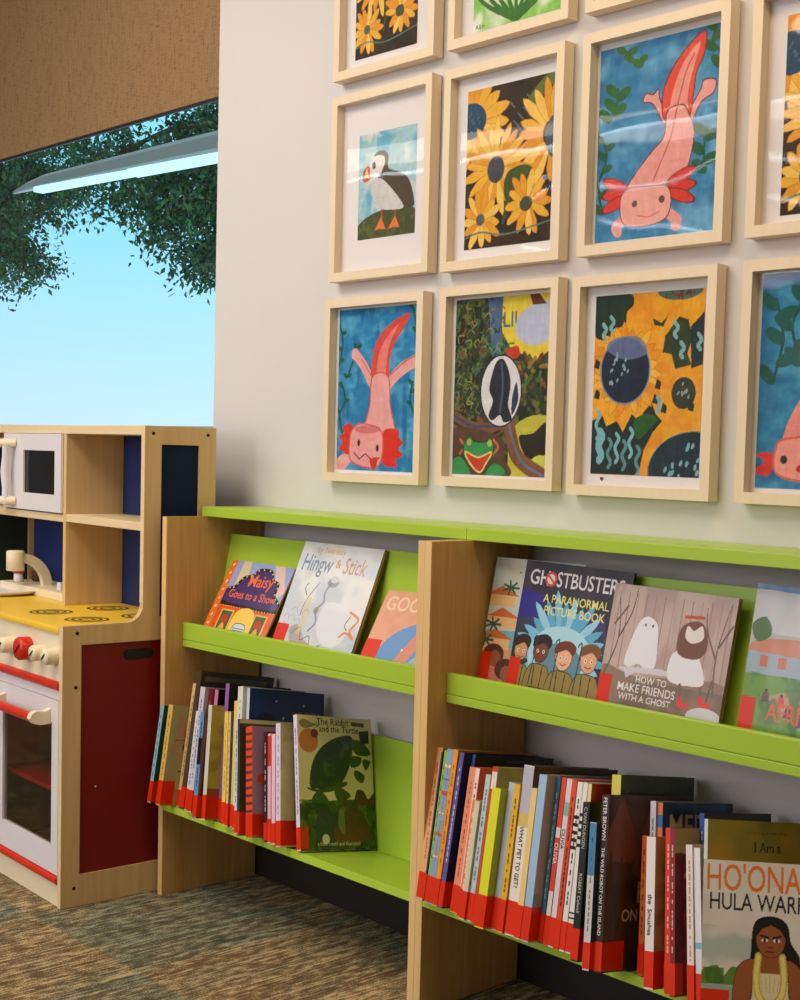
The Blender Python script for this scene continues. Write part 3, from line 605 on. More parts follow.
FW, FH, FB, FD = .3682, .4505, .0214, .0326
def frame(col, row, x, z, label, cv_fn, rect, mat_rect=None):
    """rect = picture (x0,x1,z0,z1) world; mat board behind"""
    t = thing('framed_painting', label, 'painting', (x+FW/2, 0, z), 0, 'framed paintings in a grid on the wall')
    ox, oz = x+FW/2, z; f = MB(); hw = FW/2
    # four mitred rails, front face flat, open box
    def rail(P, Q, Pi, Qi):
        V = [(*P[:1], -FD, P[1]), (Q[0], -FD, Q[1]), (Qi[0], -FD, Qi[1]), (Pi[0], -FD, Pi[1])]; V += [(v[0], -.003, v[2]) for v in V]
        f.add(V, [(0, 1, 2, 3), (7, 6, 5, 4), (0, 4, 5, 1), (1, 5, 6, 2), (2, 6, 7, 3), (3, 7, 4, 0)])
    o_ = [(-hw, 0), (hw, 0), (hw, FH), (-hw, FH)]; i_ = [(-hw+FB, FB), (hw-FB, FB), (hw-FB, FH-FB), (-hw+FB, FH-FB)]
    for k in range(4): rail(o_[k], o_[(k+1) % 4], i_[k], i_[(k+1) % 4])
    f.build('wooden_frame', M['frame'], t)
    MB().box(-hw+FB, hw-FB, -.009, -.0035, FB, FH-FB).build('mat_board', M['paper'], t)
    x0, x1, z0, z1 = rect; cv = cv_fn(x1-x0, z1-z0); cv.mottle(9, 40, 14); cv.mottle(8, 9, 46); cm = CM(); cm.grid(cv, (x0-ox, -.0096, z1-oz), (1, 0, 0), (0, 0, 1))
    if row == 3 and col == 3:                    # little brown heart pencilled on the mat below the picture
        hx, hz = 1.216-ox, 1.1165-oz; q_ = [(16*math.sin(k)**3, 13*math.cos(k)-5*math.cos(2*k)-2*math.cos(3*k)-math.cos(4*k)) for k in [i*math.pi/12 for i in range(24)]]
        for i in range(24):
            (xa, za), (xb, zb) = q_[i], q_[(i+1) % 24]; cm.quad(((hx, -.0097, hz), (hx+xa*.00033, -.0097, hz+za*.00033), (hx+xb*.00033, -.0097, hz+zb*.00033), (hx, -.0097, hz)), (96, 56, 36))
    cm.build('painting', M['art'], t)
    MB().box(-hw+FB, hw-FB, -.0150, -.0140, FB, FH-FB).build('acrylic_pane', M['acrylic'], t)
    return t
FR = [
 (1, 1, .3152, 2.0661, 'pale framed sunflower painting cut off by the top of the photo, leftmost of its row', lambda a, b_: art_sun_dark(a, b_, 3), (.372, .600, 2.113, 2.48)),
 (2, 1, .731, 2.0667, 'pale framed painting of green leaves on white, cut off at the top edge', art_leaf, (.79, 1.06, 2.100, 2.48)),
 (3, 1, 1.1459, 2.066, 'pale frame of which only the bottom rail shows at the top edge', axolotl_side, (1.19, 1.47, 2.10, 2.48)),
 (1, 2, .3139, 1.5771, 'framed puffin painting with a wide white mat', art_puffin, (.397, .609, 1.676, 1.929)),
 (2, 2, .7248, 1.5727, 'framed painting of yellow sunflowers on dark brown between puffin and long pink axolotl', art_sun_dark, (.780, 1.046, 1.620, 1.972)),
 (3, 2, 1.1446, 1.5733, 'framed painting of a long pink axolotl hanging head down with a red tail', axolotl_big, (1.174, 1.482, 1.601, 1.990)),
 (4, 2, 1.5643, 1.574, 'framed dark sunflower painting cut off by the right edge, above the blue one', lambda a, b_: art_sun_dark(a, b_, 8), (1.625, 1.89, 1.612, 1.972)),
 (1, 3, .3028, 1.084, 'framed painting of a smiling pink axolotl with its tongue out on blue', axolotl_smile, (.334, .632, 1.113, 1.509)),
 (2, 3, .7281, 1.0865, 'framed crowded jungle painting with a green frog and an oval', art_jungle, (.761, 1.063, 1.114, 1.509)),
 (3, 3, 1.1374, 1.0818, 'framed painting of big dark centred sunflowers above the bookcase', art_sun_big, (1.184, 1.464, 1.126, 1.492)),
 (4, 3, 1.5645, 1.082, 'framed blue underwater painting with a round pink face, cut off at the right edge', axolotl_side, (1.595, 1.902, 1.112, 1.508)),
]
for a_ in FR: frame(*a_)

# ------------------------------------------------------------------ books
def Rx(a): return Matrix.Rotation(a, 4, 'X')
def Ry(a): return Matrix.Rotation(a, 4, 'Y')
def Rz(a): return Matrix.Rotation(a, 4, 'Z')
random.seed(11)
def book(label, Mx, h, wd, th, spine, cover, cv=None, tape=(.052, .022), spine_text=None, stripes=(), group=None, hard=True, dash=None, patch=()):
    """local frame: spine at x=0, front cover at y=0 facing -y, height z"""
    t = bpy.data.objects.new('picture_book', None); t.empty_display_size = .03; sc.collection.objects.link(t); t.matrix_world = Mx
    t['label'] = label; t['category'] = 'book'
    if group: t['group'] = group
    bt = .0022 if hard else .0007; ov = .003 if hard else .0
    if th < .007: bt = min(bt, .0012)
    cm = CM(); ed = tuple(min(255, int(v*.8+30)) for v in cover)
    cm.quadbox(0, wd, 0, bt, 0, h, cover, spine=spine)
    cm.quadbox(0, wd, th-bt, th, 0, h, cover, spine=spine)
    cm.quadbox(0, bt, bt, th-bt, 0, h, spine)
    if cv is not None: cm.grid(cv, (0, -.0003, h), (1, 0, 0), (0, 0, 1))
    e = -.0004
    for (v0, v1, col) in stripes:
        cm.quad(((e, th-.0003, h*v0), (e, .0003, h*v0), (e, .0003, h*v1), (e, th-.0003, h*v1)), col)
    for (u0, u1, v0, v1, col) in patch:
        cm.quad(((wd*u0, -.0004, h*v0), (wd*u1, -.0004, h*v0), (wd*u1, -.0004, h*v1), (wd*u0, -.0004, h*v1)), col)
    if spine_text:
        for (st, z1, size, col, ml) in spine_text:      # reads downwards
            cm.text(st, (e*1.6, th*.5+size*.34 if False else th*.5-size*.34+size*.68, h*z1), (0, 0, -1), (0, -1, 0), size, col, maxlen=ml) if False else cm.text(st, (e*1.6, th*.5+size*.34, h*z1), (0, 0, -1), (0, -1, 0), size, col, maxlen=ml)
    if dash is not None:                                  # small unreadable print along the spine
        z = h*.9
        while z > h*.28:
            l_ = random.uniform(.004, .012); ww = min(th*.24, .003)
            cm.quad(((e, th/2+ww/2, z-l_), (e, th/2-ww/2, z-l_), (e, th/2-ww/2, z), (e, th/2+ww/2, z)), dash); z -= l_+random.choice((.002, .003, .011))
    cm.build('cover', M['book'], t)
    MB().box(bt+.0002, wd-ov, bt+.0001, th-bt-.0001, ov, h-ov).build('page_block', M['pages'], t)
    if tape:
        hh, wr = tape; z0 = .003; k = .0007; tp = MB()
        tp.add([(wr, -k, z0), (-k, -k, z0), (-k, th+k, z0), (wr, th+k, z0), (wr, -k, z0+hh), (-k, -k, z0+hh), (-k, th+k, z0+hh), (wr, th+k, z0+hh)], [(0, 1, 5, 4), (1, 2, 6, 5), (2, 3, 7, 6)])
        tp.build('spine_tape', M['tape'], t)
    return t

def Pbase(x, yo): return Vector((x, -.302+yo*math.cos(T0), .245-yo*math.sin(T0)))
G1 = 'picture books standing on the bottom shelf beside the play kitchen'; G2 = 'picture books standing on the bottom shelf of the right bookcase'
W_, K_ = (236, 232, 232), (26, 24, 24); RD = (196, 36, 22)
# name: x, set-back, lean, height, thickness, spine colour, cover colour, depth, label, extras
def strip(c1, c2, seed=1, fx=4, fy=9):
    def f_(w_, h_):
        c = Cv(w_, h_, c1, .003); c.rs = np.random.RandomState(seed); c.blend(c2, fx, fy, .45, .65, .9); c.mottle(8); return c
    return f_
def cv_olive(w_, h_):
    c = Cv(w_, h_, (164, 156, 100), .002); c.ell(.55, .28, .34, .2, (120, 60, 34)); c.ell(.5, .42, .3, .12, (110, 52, 34)); c.line([(.6, .3), (.62, .8)], (110, 56, 36), .06); c.line([(.2, .66), (.9, .68)], (50, 40, 34), .02); c.line([(.1, .35), (.9, .3)], (60, 50, 40), .012); c.blend((190, 120, 100), 12, 12, .6, .7, .5, (c.y < .5)); return c
def cv_giraffe(w_, h_):
    c = Cv(w_, h_, (178, 130, 160), .002); c.blend((150, 96, 150), 4, 5, .5, .7, .6); c.poly([(.3, .4), (.75, .3), (.95, .5), (1, 1), (.2, 1), (.25, .6)], (214, 180, 120)); 
    rs = np.random.RandomState(3)
    for k in range(16): c.ell(.3+rs.rand()*.65, .4+rs.rand()*.55, .08, .07, (222, 88, 50))
    c.ell(.35, .4, .1, .09, (224, 96, 52)); c.ell(.14, .48, .07, .06, (230, 80, 40)); return c
def cv_which(w_, h_):
    c = Cv(w_, h_, (12, 50, 106), .002); c.ell(.22, .24, .14, .11, (10, 26, 50)); c.text('WHICH', .56, .20, .11, (226, 130, 60)); c.text('WAY?', .6, .30, .10, (226, 130, 60))
    for x, y in ((.35, .08), (.72, .1), (.45, .2)): c.ell(x, y, .012, .012, (190, 200, 220))
    return c
def cv_robot(w_, h_):
    c = Cv(w_, h_, (96, 66, 54), .0016); c.blend((66, 44, 38), 6, 5, .4, .7, .8); c.mottle(10, 8, 20)
    for x, y, s_ in ((.16, .05, .2), (.5, .1, .17), (.85, .12, .18)): c.poly([(x-s_, y+.3), (x-.03, y), (x+.03, y), (x+s_, y+.3)], (132, 70, 58), .9)
    for k in range(9): c.poly([(.0+k*.12, .52), (.05+k*.12, .3+.04*(k % 3)), (.1+k*.12, .52)], (46, 40, 36), smooth=False)
    c.poly([(0, .42), (.4, .4), (.8, .3), (1, .28), (1, 1), (0, 1)], (70, 46, 36), .85); c.blend((44, 30, 24), 9, 4, .5, .7, .7, c.y > .5)
    c.poly([(.3, .42), (.6, .36), (1, .3), (1, .4), (.5, .5)], (120, 70, 44), .8)
    c.text('ROBOT', .36, .62, .22, (206, 176, 156)); c.text('ON THE ISLAND', .2, .72, .12, (206, 180, 166)); c.text('PETER BROWN', .40, .93, .09, (214, 84, 44)); return c
def cv_med(w_, h_):
    c = Cv(w_, h_, (34, 88, 150), .002); c.blend((14, 40, 84), 4, 4, .5, .7, .7); c.text('MED', .08, .2, .27, (206, 204, 160)); return c
def cv_gold(w_, h_):
    c = Cv(w_, h_, (150, 138, 54), .0016); c.blend((196, 150, 50), 3, 4, .4, .7, .9); c.blend((110, 124, 56), 3, 3, .5, .7, .7); c.text('Introducing a new story', .28, .07, .035, (120, 80, 40)); c.text('I Am a', .36, .165, .10, (50, 40, 20), sx=.8); return c
def cv_rabbit(w_, h_):
    c = Cv(w_, h_, (226, 216, 158), .0011); c.blend((236, 224, 182), 4, 5, .5, .7, .6)
    c.poly([(0, .66), (.5, .63), (1, .62), (1, 1), (0, 1)], (52, 84, 36), smooth=False); g_ = c.y > .63
    c.blend((26, 54, 26), 12, 16, .45, .62, .9, g_); c.blend((100, 124, 50), 16, 20, .62, .74, .7, g_); c.poly([(.2, .78), (.36, .7), (.5, .8), (.46, .96), (.26, .98)], (34, 54, 60), .8); c.poly([(.45, .84), (.75, .8), (.9, .86), (.8, .95), (.5, .96)], (104, 54, 28), .9)
    c.ell(.14, .19, .125, .12, (206, 128, 56)); c.ell(.22, .135, .05, .045, (110, 60, 30))
    sh = c.poly([(.14, .53), (.18, .36), (.3, .24), (.5, .16), (.72, .145), (.72, .28), (.66, .4), (.56, .5), (.4, .56), (.26, .55)], (38, 62, 28)); c.blend((70, 100, 44), 14, 14, .55, .7, .8, sh)
    gr = (54, 88, 44); c.poly([(.1, .54), (.3, .55), (.6, .49), (.62, .52), (.4, .57), (.2, .57)], gr)
    c.poly([(.24, .56), (.16, .64), (.38, .65), (.3, .57)], gr); c.poly([(.46, .56), (.52, .64), (.68, .6), (.56, .54)], gr); c.poly([(.7, .17), (.86, .18), (.98, .26), (.9, .29), (.76, .27)], (58, 92, 48)); c.poly([(.7, .3), (.84, .3), (.82, .36), (.7, .38)], gr); c.poly([(.86, .32), (.97, .33), (.9, .4)], gr); c.poly([(.76, .4), (.88, .44), (.84, .5), (.74, .45)], gr)
    c.poly([(.82, .1), (.96, .09), (.96, .19), (.84, .2)], (40, 44, 36), smooth=False)
    br = (84, 54, 28); c.poly([(.74, .6), (.78, .55), (.86, .56), (.92, .62), (1, .57), (.98, .66), (.74, .66)], br); c.ell(.6, .64, .03, .06, br); c.poly([(.6, .7), (.76, .68), (.9, .8), (.96, .98), (.8, .84), (.66, .88)], br, .8); c.poly([(.52, .7), (.58, .72), (.58, .88), (.5, .82)], (120, 130, 80), .8); c.ell(.33, .92, .05, .05, (210, 206, 180))
    c.poly([(.22, .06), (.26, .04), (.24, .09), (.3, .06), (.1, .1), (.02, .06), (.08, .03)], (90, 84, 50), .6)
    c.text('The Rabbit', .25, .065, .098, (66, 40, 24)); c.text('and the Turtle', .28, .118, .092, (66, 40, 24)); c.poly([(.72, .03), (.9, .035), (.9, .065), (.72, .06)], (90, 80, 50), smooth=False)
    c.text('a fable retold and illustrated', .22, .965, .05, (214, 206, 160)); return c
def cv_girl(w_, h_):
    c = Cv(w_, h_, (214, 206, 190), .0010); c.x = c.x*1.24; c.A = c.A*1.0; c.blend((226, 220, 206), 3, 4, .4, .7, .8)
    c.blend((160, 176, 160), 4, 6, .45, .7, .7, (c.y > .38) & (c.y < .62))
    c.poly([(0, .66), (.06, .63), (.14, .62), (.18, .68), (.26, .62), (.36, .63), (.5, .6), (.7, .61), (.86, .66), (1, .62), (1.3, .64), (1.3, .74), (0, .74)], (96, 130, 44)); c.blend((64, 100, 34), 18, 6, .5, .65, .8, (c.y > .63) & (c.y < .74))
    c.poly([(0, .73), (1.3, .72), (1.3, 1), (0, 1)], (150, 170, 150), smooth=False)
    sk, hr, ol = (150, 84, 44), (24, 18, 16), (52, 30, 20); cx = .575
    c.poly([(cx-.14, .36), (cx-.06, .315), (cx+.06, .315), (cx+.14, .36), (cx+.17, .46), (cx+.24, .54), (cx+.24, .66), (cx+.14, .66), (cx-.14, .6), (cx-.16, .5)], hr)
    c.poly([(cx-.13, .57), (cx-.26, .61), (cx-.31, .76), (cx-.3, 1.02), (cx-.2, 1.02), (cx-.16, .78), (cx-.12, .7)], sk, edge=ol, ew=.006); c.poly([(cx+.13, .57), (cx+.26, .62), (cx+.3, .78), (cx+.29, 1.02), (cx+.2, 1.02), (cx+.17, .8)], sk, edge=ol, ew=.006)
    c.poly([(cx-.2, 1.02), (cx-.15, .78), (cx-.12, .62), (cx+.12, .62), (cx+.16, .8), (cx+.21, 1.02)], (222, 206, 160), edge=ol, ew=.006)
    c.poly([(cx-.07, .5), (cx+.07, .5), (cx+.09, .58), (cx+.12, .64), (cx-.12, .64), (cx-.09, .58)], sk)
    c.ell(cx, .45, .118, .115, sk, edge=ol, ew=.005); c.poly([(cx-.12, .43), (cx-.1, .35), (cx, .325), (cx, .36), (cx-.07, .385)], hr); c.poly([(cx+.12, .43), (cx+.1, .35), (cx, .325), (cx, .36), (cx+.07, .385)], hr)
    for s_ in (-1, 1): c.line([(cx+s_*.085, .424), (cx+s_*.02, .436)], hr, .014); c.ell(cx+s_*.05, .452, .03, .012, (232, 220, 206)); c.ell(cx+s_*.05, .452, .012, .012, hr)
    c.line([(cx-.02, .492), (cx+.02, .492)], (110, 56, 34), .01); c.line([(cx-.03, .52), (cx+.03, .52)], (100, 44, 34), .012)
    c.line([(cx-.1, .55), (cx-.115, .68), (cx-.09, .78), (cx, .84), (cx+.09, .78), (cx+.115, .68), (cx+.1, .55)], (196, 176, 70), .06); c.line([(cx-.1, .55), (cx-.115, .68), (cx-.09, .78), (cx, .84), (cx+.09, .78), (cx+.115, .68), (cx+.1, .55)], (230, 216, 120), .035)
    for k in range(5): c.line([(cx-.08+.04*k, .66), (cx-.06+.03*k, .76)], (186, 170, 110), .005)
    for k in range(12): c.ell(cx-.12+.024*k, .9+.03*(k % 3), .012, .012, (206, 150, 90))
    c.text("HO'ONANI", .02, .17, .255, (222, 120, 36), sx=.78); c.text('HULA WARRIOR', .05, .285, .165, (34, 30, 28), sx=.86); return c

LB = {
 'L1': ((150, 196, 206), (24, 84, 76), .2, 'thin book with a pale blue and teal spine, furthest left beside the kitchen', dict(dash=(40, 90, 100))),
 'L2': ((226, 184, 84), (142, 136, 82), .21, 'yellow spined book with an olive cover and a brown tree figure', dict(cv=cv_olive, dash=(150, 90, 40), tape=(.06, .035))),
 'L3': ((226, 186, 132), (196, 160, 110), .2, 'tall tan spined book between the olive one and the dark brown one', dict(dash=(120, 70, 40), tape=(.04, .02))),
 'L3b': ((74, 60, 48), (62, 50, 40), .28, 'tallest dark brown book at the back left of the row', dict(patch=[(.05, .9, .93, .965, (110, 104, 78))])),
 'L4': ((232, 226, 220), (214, 200, 170), .18, 'short white spined book with black print, left of the black and blue one', dict(dash=(40, 36, 36))),
 'L4b': ((208, 206, 224), (190, 180, 190), .2, 'tall pale lilac spined book standing behind the short white one', dict(dash=(70, 90, 150))),
 'L4c': ((104, 28, 24), (90, 26, 22), .2, 'tall dark red book with orange flecks on its spine', dict(dash=(206, 120, 60))),
 'L4d': ((206, 120, 170), (30, 24, 30), .2, 'tall book with a pink spine and black cover', dict(stripes=[(0, 1, (206, 120, 170))])),
 'L5': ((90, 150, 196), (110, 30, 20), .19, 'thin book with a light blue spine and a dark red brown cover', dict(dash=(20, 30, 40), stripes=[(.5, .75, (20, 22, 28))])),
 'L7': ((212, 214, 200), (188, 170, 62), .2, 'book with a pale grey spine and a plain mustard yellow cover', dict(tape=(.058, .06), patch=[(0, .5, .2, .27, (150, 84, 40))])),
 'L8': ((150, 100, 170), (26, 20, 28), .19, 'tall purple spined book with a black cover', dict()),
 'L9': ((240, 214, 72), (230, 200, 80), .19, 'bright yellow spined book right of the mustard cover', dict(dash=(206, 150, 60), tape=(.052, .018))),
 'L10': ((236, 190, 150), (92, 112, 80), .2, 'thin peach spined book with a grey green cover', dict(dash=(206, 70, 90))),
 'L11': ((228, 206, 110), (210, 190, 120), .19, 'thin pale yellow book just showing above the grey green one', dict()),
 'L11b': ((222, 222, 210), (206, 204, 190), .19, 'tall cream white spined book left of the navy cover', dict(dash=(120, 110, 100))),
 'WH': ((196, 206, 220), (12, 50, 106), .247, 'tall book with a navy blue cover and orange title at the top', dict(cv=cv_which)),
 'L12': ((214, 210, 224), (60, 60, 44), .22, 'thin lilac grey spined book in front of the navy cover', dict(dash=(70, 90, 140), tape=(.052, .01))),
 'L12b': ((60, 56, 50), (66, 66, 44), .24, 'thin charcoal spined book with a cream top edge', dict(patch=[(0, 1, .965, 1, (196, 186, 130))], tape=(.052, .03))),
 'L13': ((226, 78, 34), (178, 130, 160), .2, 'book with a dark spotted orange spine and giraffe patterned cover', dict(cv=cv_giraffe, tape=(.05, .06), stripes=[(.22+.07*k, .245+.07*k, (120, 40, 24)) for k in range(11)])),
 'L14': ((44, 30, 34), (60, 26, 30), .18, 'very thin black spined book right of the giraffe patterned one', dict(dash=(214, 200, 190), tape=(.04, .01))),
 'L15': ((232, 176, 196), (220, 150, 170), .18, 'thin pink spined book with a red upper part', dict(stripes=[(.7, .98, (222, 48, 36))])),
 'L16': ((238, 196, 214), (228, 190, 206), .18, 'thin pale pink spined book beside the pink and red one', dict(tape=(.045, .012))),
 'L17': ((222, 212, 232), (214, 200, 146), .2, 'lilac spined book with plain cream cover, left of the turtle shell one', dict(dash=(150, 130, 190), tape=(.056, .05))),
}
LP = [('L1',.022,-.047,-1.8,.248,.016),('L2',.054,-.042,-2.7,.254,.021),('L3',.075,.005,-2.0,.315,.020),('L3b',.095,.001,-2.1,.349,.020),('L4',.123,-.001,-3.9,.250,.017),('L4b',.141,-.007,-4.2,.313,.022),('L4c',.163,.004,-4.3,.312,.020),('L4d',.189,.009,-5.3,.313,.016),('L5',.219,-.040,-7.7,.259,.017),('L7',.243,-.029,-9.3,.279,.016),('L8',.259,.007,-9.3,.337,.016),('L9',.306,-.014,-12.1,.274,.015),('L10',.322,-.013,-12.2,.275,.010),('L11',.333,-.007,-11.7,.304,.014),('L11b',.350,-.012,-11.0,.341,.021),('WH',.374,-.002,-11.2,.341,.013),('L12',.409,-.047,-14.0,.270,.011),('L12b',.425,-.049,-14.8,.272,.009),('L13',.447,-.040,-15.0,.258,.026),('L14',.494,-.022,-14.9,.254,.012),('L15',.507,-.021,-14.5,.252,.013),('L16',.521,-.020,-14.4,.253,.014),('L17',.549,-.028,-14.6,.282,.018)]
OR = (226, 96, 44)
RB = {
 'R1': ((236, 176, 116), (210, 150, 100), .24, 'tall light orange spined book against the bookcase divider', dict(dash=(200, 90, 40))),
 'R2': ((22, 50, 96), (20, 46, 90), .24, 'very thin navy book right of the light orange one', dict()),
 'R3': ((150, 190, 60), (120, 160, 60), .24, 'thin lime green book between navy and patterned blue spines', dict(dash=(60, 90, 30))),
 'R4': ((130, 168, 206), (120, 150, 190), .24, 'book with a light blue spine scattered with orange and white shapes', dict(dash=(206, 120, 70), stripes=[(.3, .31, (230, 214, 150)), (.44, .46, (196, 110, 60)), (.58, .59, (230, 214, 150)), (.7, .73, (196, 90, 60)), (.8, .81, (90, 120, 180)), (.88, .9, (236, 226, 200))])),
 'R5': ((232, 152, 44), (216, 140, 60), .24, 'tall orange spined book left of the violet one', dict(dash=(190, 70, 30))),
 'R6': ((92, 88, 160), (24, 26, 76), .24, 'tall violet blue spined book with a navy cover', dict(dash=(190, 196, 224), tape=(.05, .03))),
 'R7': ((60, 90, 140), (26, 26, 24), .27, 'tall wide black covered book behind the orange ones', dict(patch=[(.4, .9, .955, .975, (70, 64, 56))])),
 'R8': ((232, 146, 110), (214, 120, 90), .22, 'salmon spined book, first short one right of the black cover', dict(dash=(206, 60, 50))),
 'R9': ((240, 214, 210), (214, 92, 36), .2, 'book with a pale pink spine and bright orange cover showing above', dict(dash=(60, 40, 40))),
 'R10': ((236, 128, 84), (230, 206, 170), .18, 'short book with an orange and white patterned spine', dict(dash=(246, 226, 206))),
 'R11': ((216, 206, 180), (206, 196, 166), .17, 'short cream book with a plain spine', dict()),
 'R12': ((190, 206, 210), (206, 206, 196), .21, 'book with a pale blue grey spine and teal lettering', dict(dash=(50, 126, 140))),
 'R13': ((206, 88, 44), (190, 90, 50), .2, 'very thin burnt orange book left of the lime cover', dict()),
 'R15': ((196, 60, 40), (190, 186, 110), .24, 'tall book with a red and white spine top and pale green cover', dict(stripes=[(.86, .97, (236, 220, 214))])),
 'R14': ((222, 226, 40), (160, 170, 20), .2, 'lime yellow book with a brown animal at its top corner', dict(cv='lime', tape=(.06, .06))),
 'R16': ((178, 190, 204), (190, 190, 180), .2, 'pale blue grey spined book left of the gold one', dict(tape=(.06, .02))),
 'R17': ((232, 180, 32), (206, 160, 50), .2, 'golden yellow spined book with brown print', dict(dash=(120, 70, 20), tape=(.06, .02))),
 'R18': ((238, 230, 220), (92, 66, 50), .25, 'tall thick book with lavender above white on its lettered spine', dict(stripes=[(.72, .995, (188, 186, 204)), (.64, .72, (214, 190, 110))], spine_text=[('WHAT PET TO GET?', .64, .015, (30, 26, 26), .115)], tape=(.062, .03))),
 'R19': ((238, 206, 130), (226, 190, 110), .2, 'thin cream yellow spined book right of the lavender and white one', dict(tape=(.06, .02))),
 'R20': ((158, 196, 228), (176, 170, 160), .22, 'light blue spined book with a grey cover and red letter', dict(cv='grey', tape=(.062, .05))),
 'R21': ((50, 110, 140), (44, 96, 110), .2, 'thin deep teal spined book right of the grey cover', dict(dash=(150, 196, 206))),
 'R22': ((226, 74, 50), (214, 60, 40), .22, 'red spined book with white lettering and a white lower spine', dict(stripes=[(.16, .32, (236, 226, 222)), (.64, .7, (236, 226, 222))], spine_text=[('OLIVIA', .61, .013, (240, 230, 226), .085)])),
 'R23': ((224, 216, 226), (210, 200, 206), .22, 'pale lilac spined book with a mint patch above black lettering', dict(stripes=[(.78, .86, (130, 190, 170))], spine_text=[('OLIVIA', .7, .012, (40, 36, 40), .1)], dash=None)),
 'R24': ((224, 74, 34), (206, 64, 34), .22, 'thin orange red book flecked with black between lilac and striped spines', dict(dash=(60, 24, 20))),
 'R25': ((232, 230, 228), (214, 210, 206), .22, 'white book with black bands on the upper spine, nearer the orange red one', dict(stripes=[(.60+.045*k, .62+.045*k, K_) for k in range(5)], dash=(40, 36, 36))),
 'R26': ((234, 232, 230), (214, 210, 206), .22, 'white book with black bands top and bottom of the spine, nearer the black one', dict(stripes=[(.62+.045*k, .64+.045*k, K_) for k in range(5)]+[(.2, .21, K_), (.23, .24, K_)])),
 'R27': ((232, 214, 160), (170, 30, 24), .2, 'book with a cream spine and dark red cover showing behind the black one', dict()),
 'R28': ((24, 26, 26), (30, 32, 30), .2, 'matt black spined book with small white lettering', dict(spine_text=[('C.VAN DUNGEN', .97, .010, (190, 190, 180), .08), ('ROBERT Colwell', .55, .010, (190, 190, 180), .1)], tape=(.055, .03))),
 'R31': ((214, 206, 84), (76, 92, 66), .24, 'tall book with a yellow spine and dark green cover standing behind', dict(patch=[(.1, .8, .89, .91, (52, 66, 48))])),
 'R29': ((206, 206, 206), (50, 60, 70), .18, 'narrow book with a sky blue upper spine and grey lower spine', dict(stripes=[(.64, .995, (72, 134, 184))], dash=(120, 120, 120), tape=(.045, .02))),
 'R30': ((44, 34, 32), (96, 66, 54), .245, 'dark brown book with a forest cover and white lettered spine', dict(cv=cv_robot, spine_text=[('PETER BROWN', .985, .012, (230, 226, 220), .075), ('THE WILD ROBOT ON THE ISLAND', .70, .010, (236, 232, 226), .152)], tape=(.05, .06))),
 'R32': ((226, 112, 36), (206, 100, 40), .19, 'thin bright orange book left of the white one with black script', dict(dash=(120, 50, 20))),
 'R34': ((210, 206, 216), (190, 186, 196), .2, 'tall pale lilac spined book left of the blue MED cover', dict(dash=(120, 120, 150))),
 'R35': ((214, 124, 70), (22, 66, 122), .28, 'tall wide blue book with the letters MED in grey', dict(cv=cv_med, stripes=[(.86, .93, (60, 110, 180))])),
 'R33': ((234, 228, 226), (186, 146, 96), .2, 'book with a white spine lettered the Smushes and a tan cover', dict(spine_text=[('the  Smushes', .62, .013, (40, 34, 34), .11)], tape=(.06, .05))),
 'R36': ((222, 52, 34), (200, 50, 30), .21, 'bright red spined book right of the tan cover', dict(dash=(236, 190, 170), tape=(.05, .02))),
 'R37': ((140, 24, 44), (98, 22, 24), .22, 'maroon book with a cream band across the top of its cover', dict(cv='maroon', dash=(220, 190, 190))),
 'R40': ((34, 70, 150), (24, 26, 34), .27, 'tall blue spined book with a black cover behind the golden one', dict(dash=(180, 190, 220))),
 'R38': ((236, 222, 222), (220, 206, 200), .19, 'short white spined book with a pink tinge right of the maroon cover', dict(dash=(206, 150, 110), tape=(.06, .02))),
 'R39': ((230, 228, 234), (216, 214, 220), .19, 'short cool white spined book touching the fanned out golden book', dict(stripes=[(.36, .4, (130, 190, 206))], tape=(.05, .02))),
}
RP = [('R1',1.023,-.019,-1.4,.310,.021),('R2',1.0475,-.025,-1.5,.303,.005),('R3',1.0535,-.024,-1.2,.308,.009),('R4',1.064,-.029,-.8,.313,.018),('R5',1.083,-.030,-.8,.315,.015),('R6',1.099,-.029,-.3,.312,.013),('R7',1.115,-.007,-.5,.311,.009),('R8',1.136,-.030,-.7,.289,.019),('R9',1.157,-.032,-1.1,.290,.012),('R10',1.171,-.044,-1.1,.229,.015),('R11',1.187,-.053,-1.1,.230,.014),('R12',1.202,-.048,-.9,.285,.014),('R13',1.217,-.048,-.9,.280,.006),('R15',1.227,-.054,-1.5,.304,.015),('R14',1.243,-.066,-1.4,.267,.024),('R16',1.268,-.047,-1.4,.282,.016),('R17',1.285,-.048,-1.7,.282,.016),('R18',1.303,-.044,-2.1,.321,.027),('R19',1.332,-.048,-2.0,.282,.015),('R20',1.348,-.047,-2.2,.311,.020),('R21',1.369,-.022,-2.1,.312,.011),('R22',1.382,-.022,-2.0,.312,.012),('R23',1.395,-.022,-2.0,.312,.013),('R24',1.409,-.022,-2.3,.312,.013),('R25',1.424,-.022,-2.4,.311,.013),('R26',1.438,-.021,-2.8,.312,.013),('R27',1.469,-.031,-4.5,.314,.009),('R28',1.481,-.055,-4.6,.283,.017),('R31',1.509,.002,-6.6,.338,.022),('R29',1.533,-.082,-6.6,.256,.016),('R30',1.550,-.072,-6.7,.308,.018),('R32',1.590,.003,-7.6,.244,.012),('R34',1.607,.006,-8.2,.308,.013),('R35',1.622,.010,-8.5,.308,.012),('R33',1.654,-.059,-8.7,.255,.020),('R36',1.689,-.047,-9.4,.277,.013),('R37',1.704,-.051,-9.8,.279,.011),('R40',1.718,.018,-10.2,.308,.011),('R38',1.744,-.054,-10.7,.260,.014),('R39',1.760,-.051,-11.2,.258,.014)]
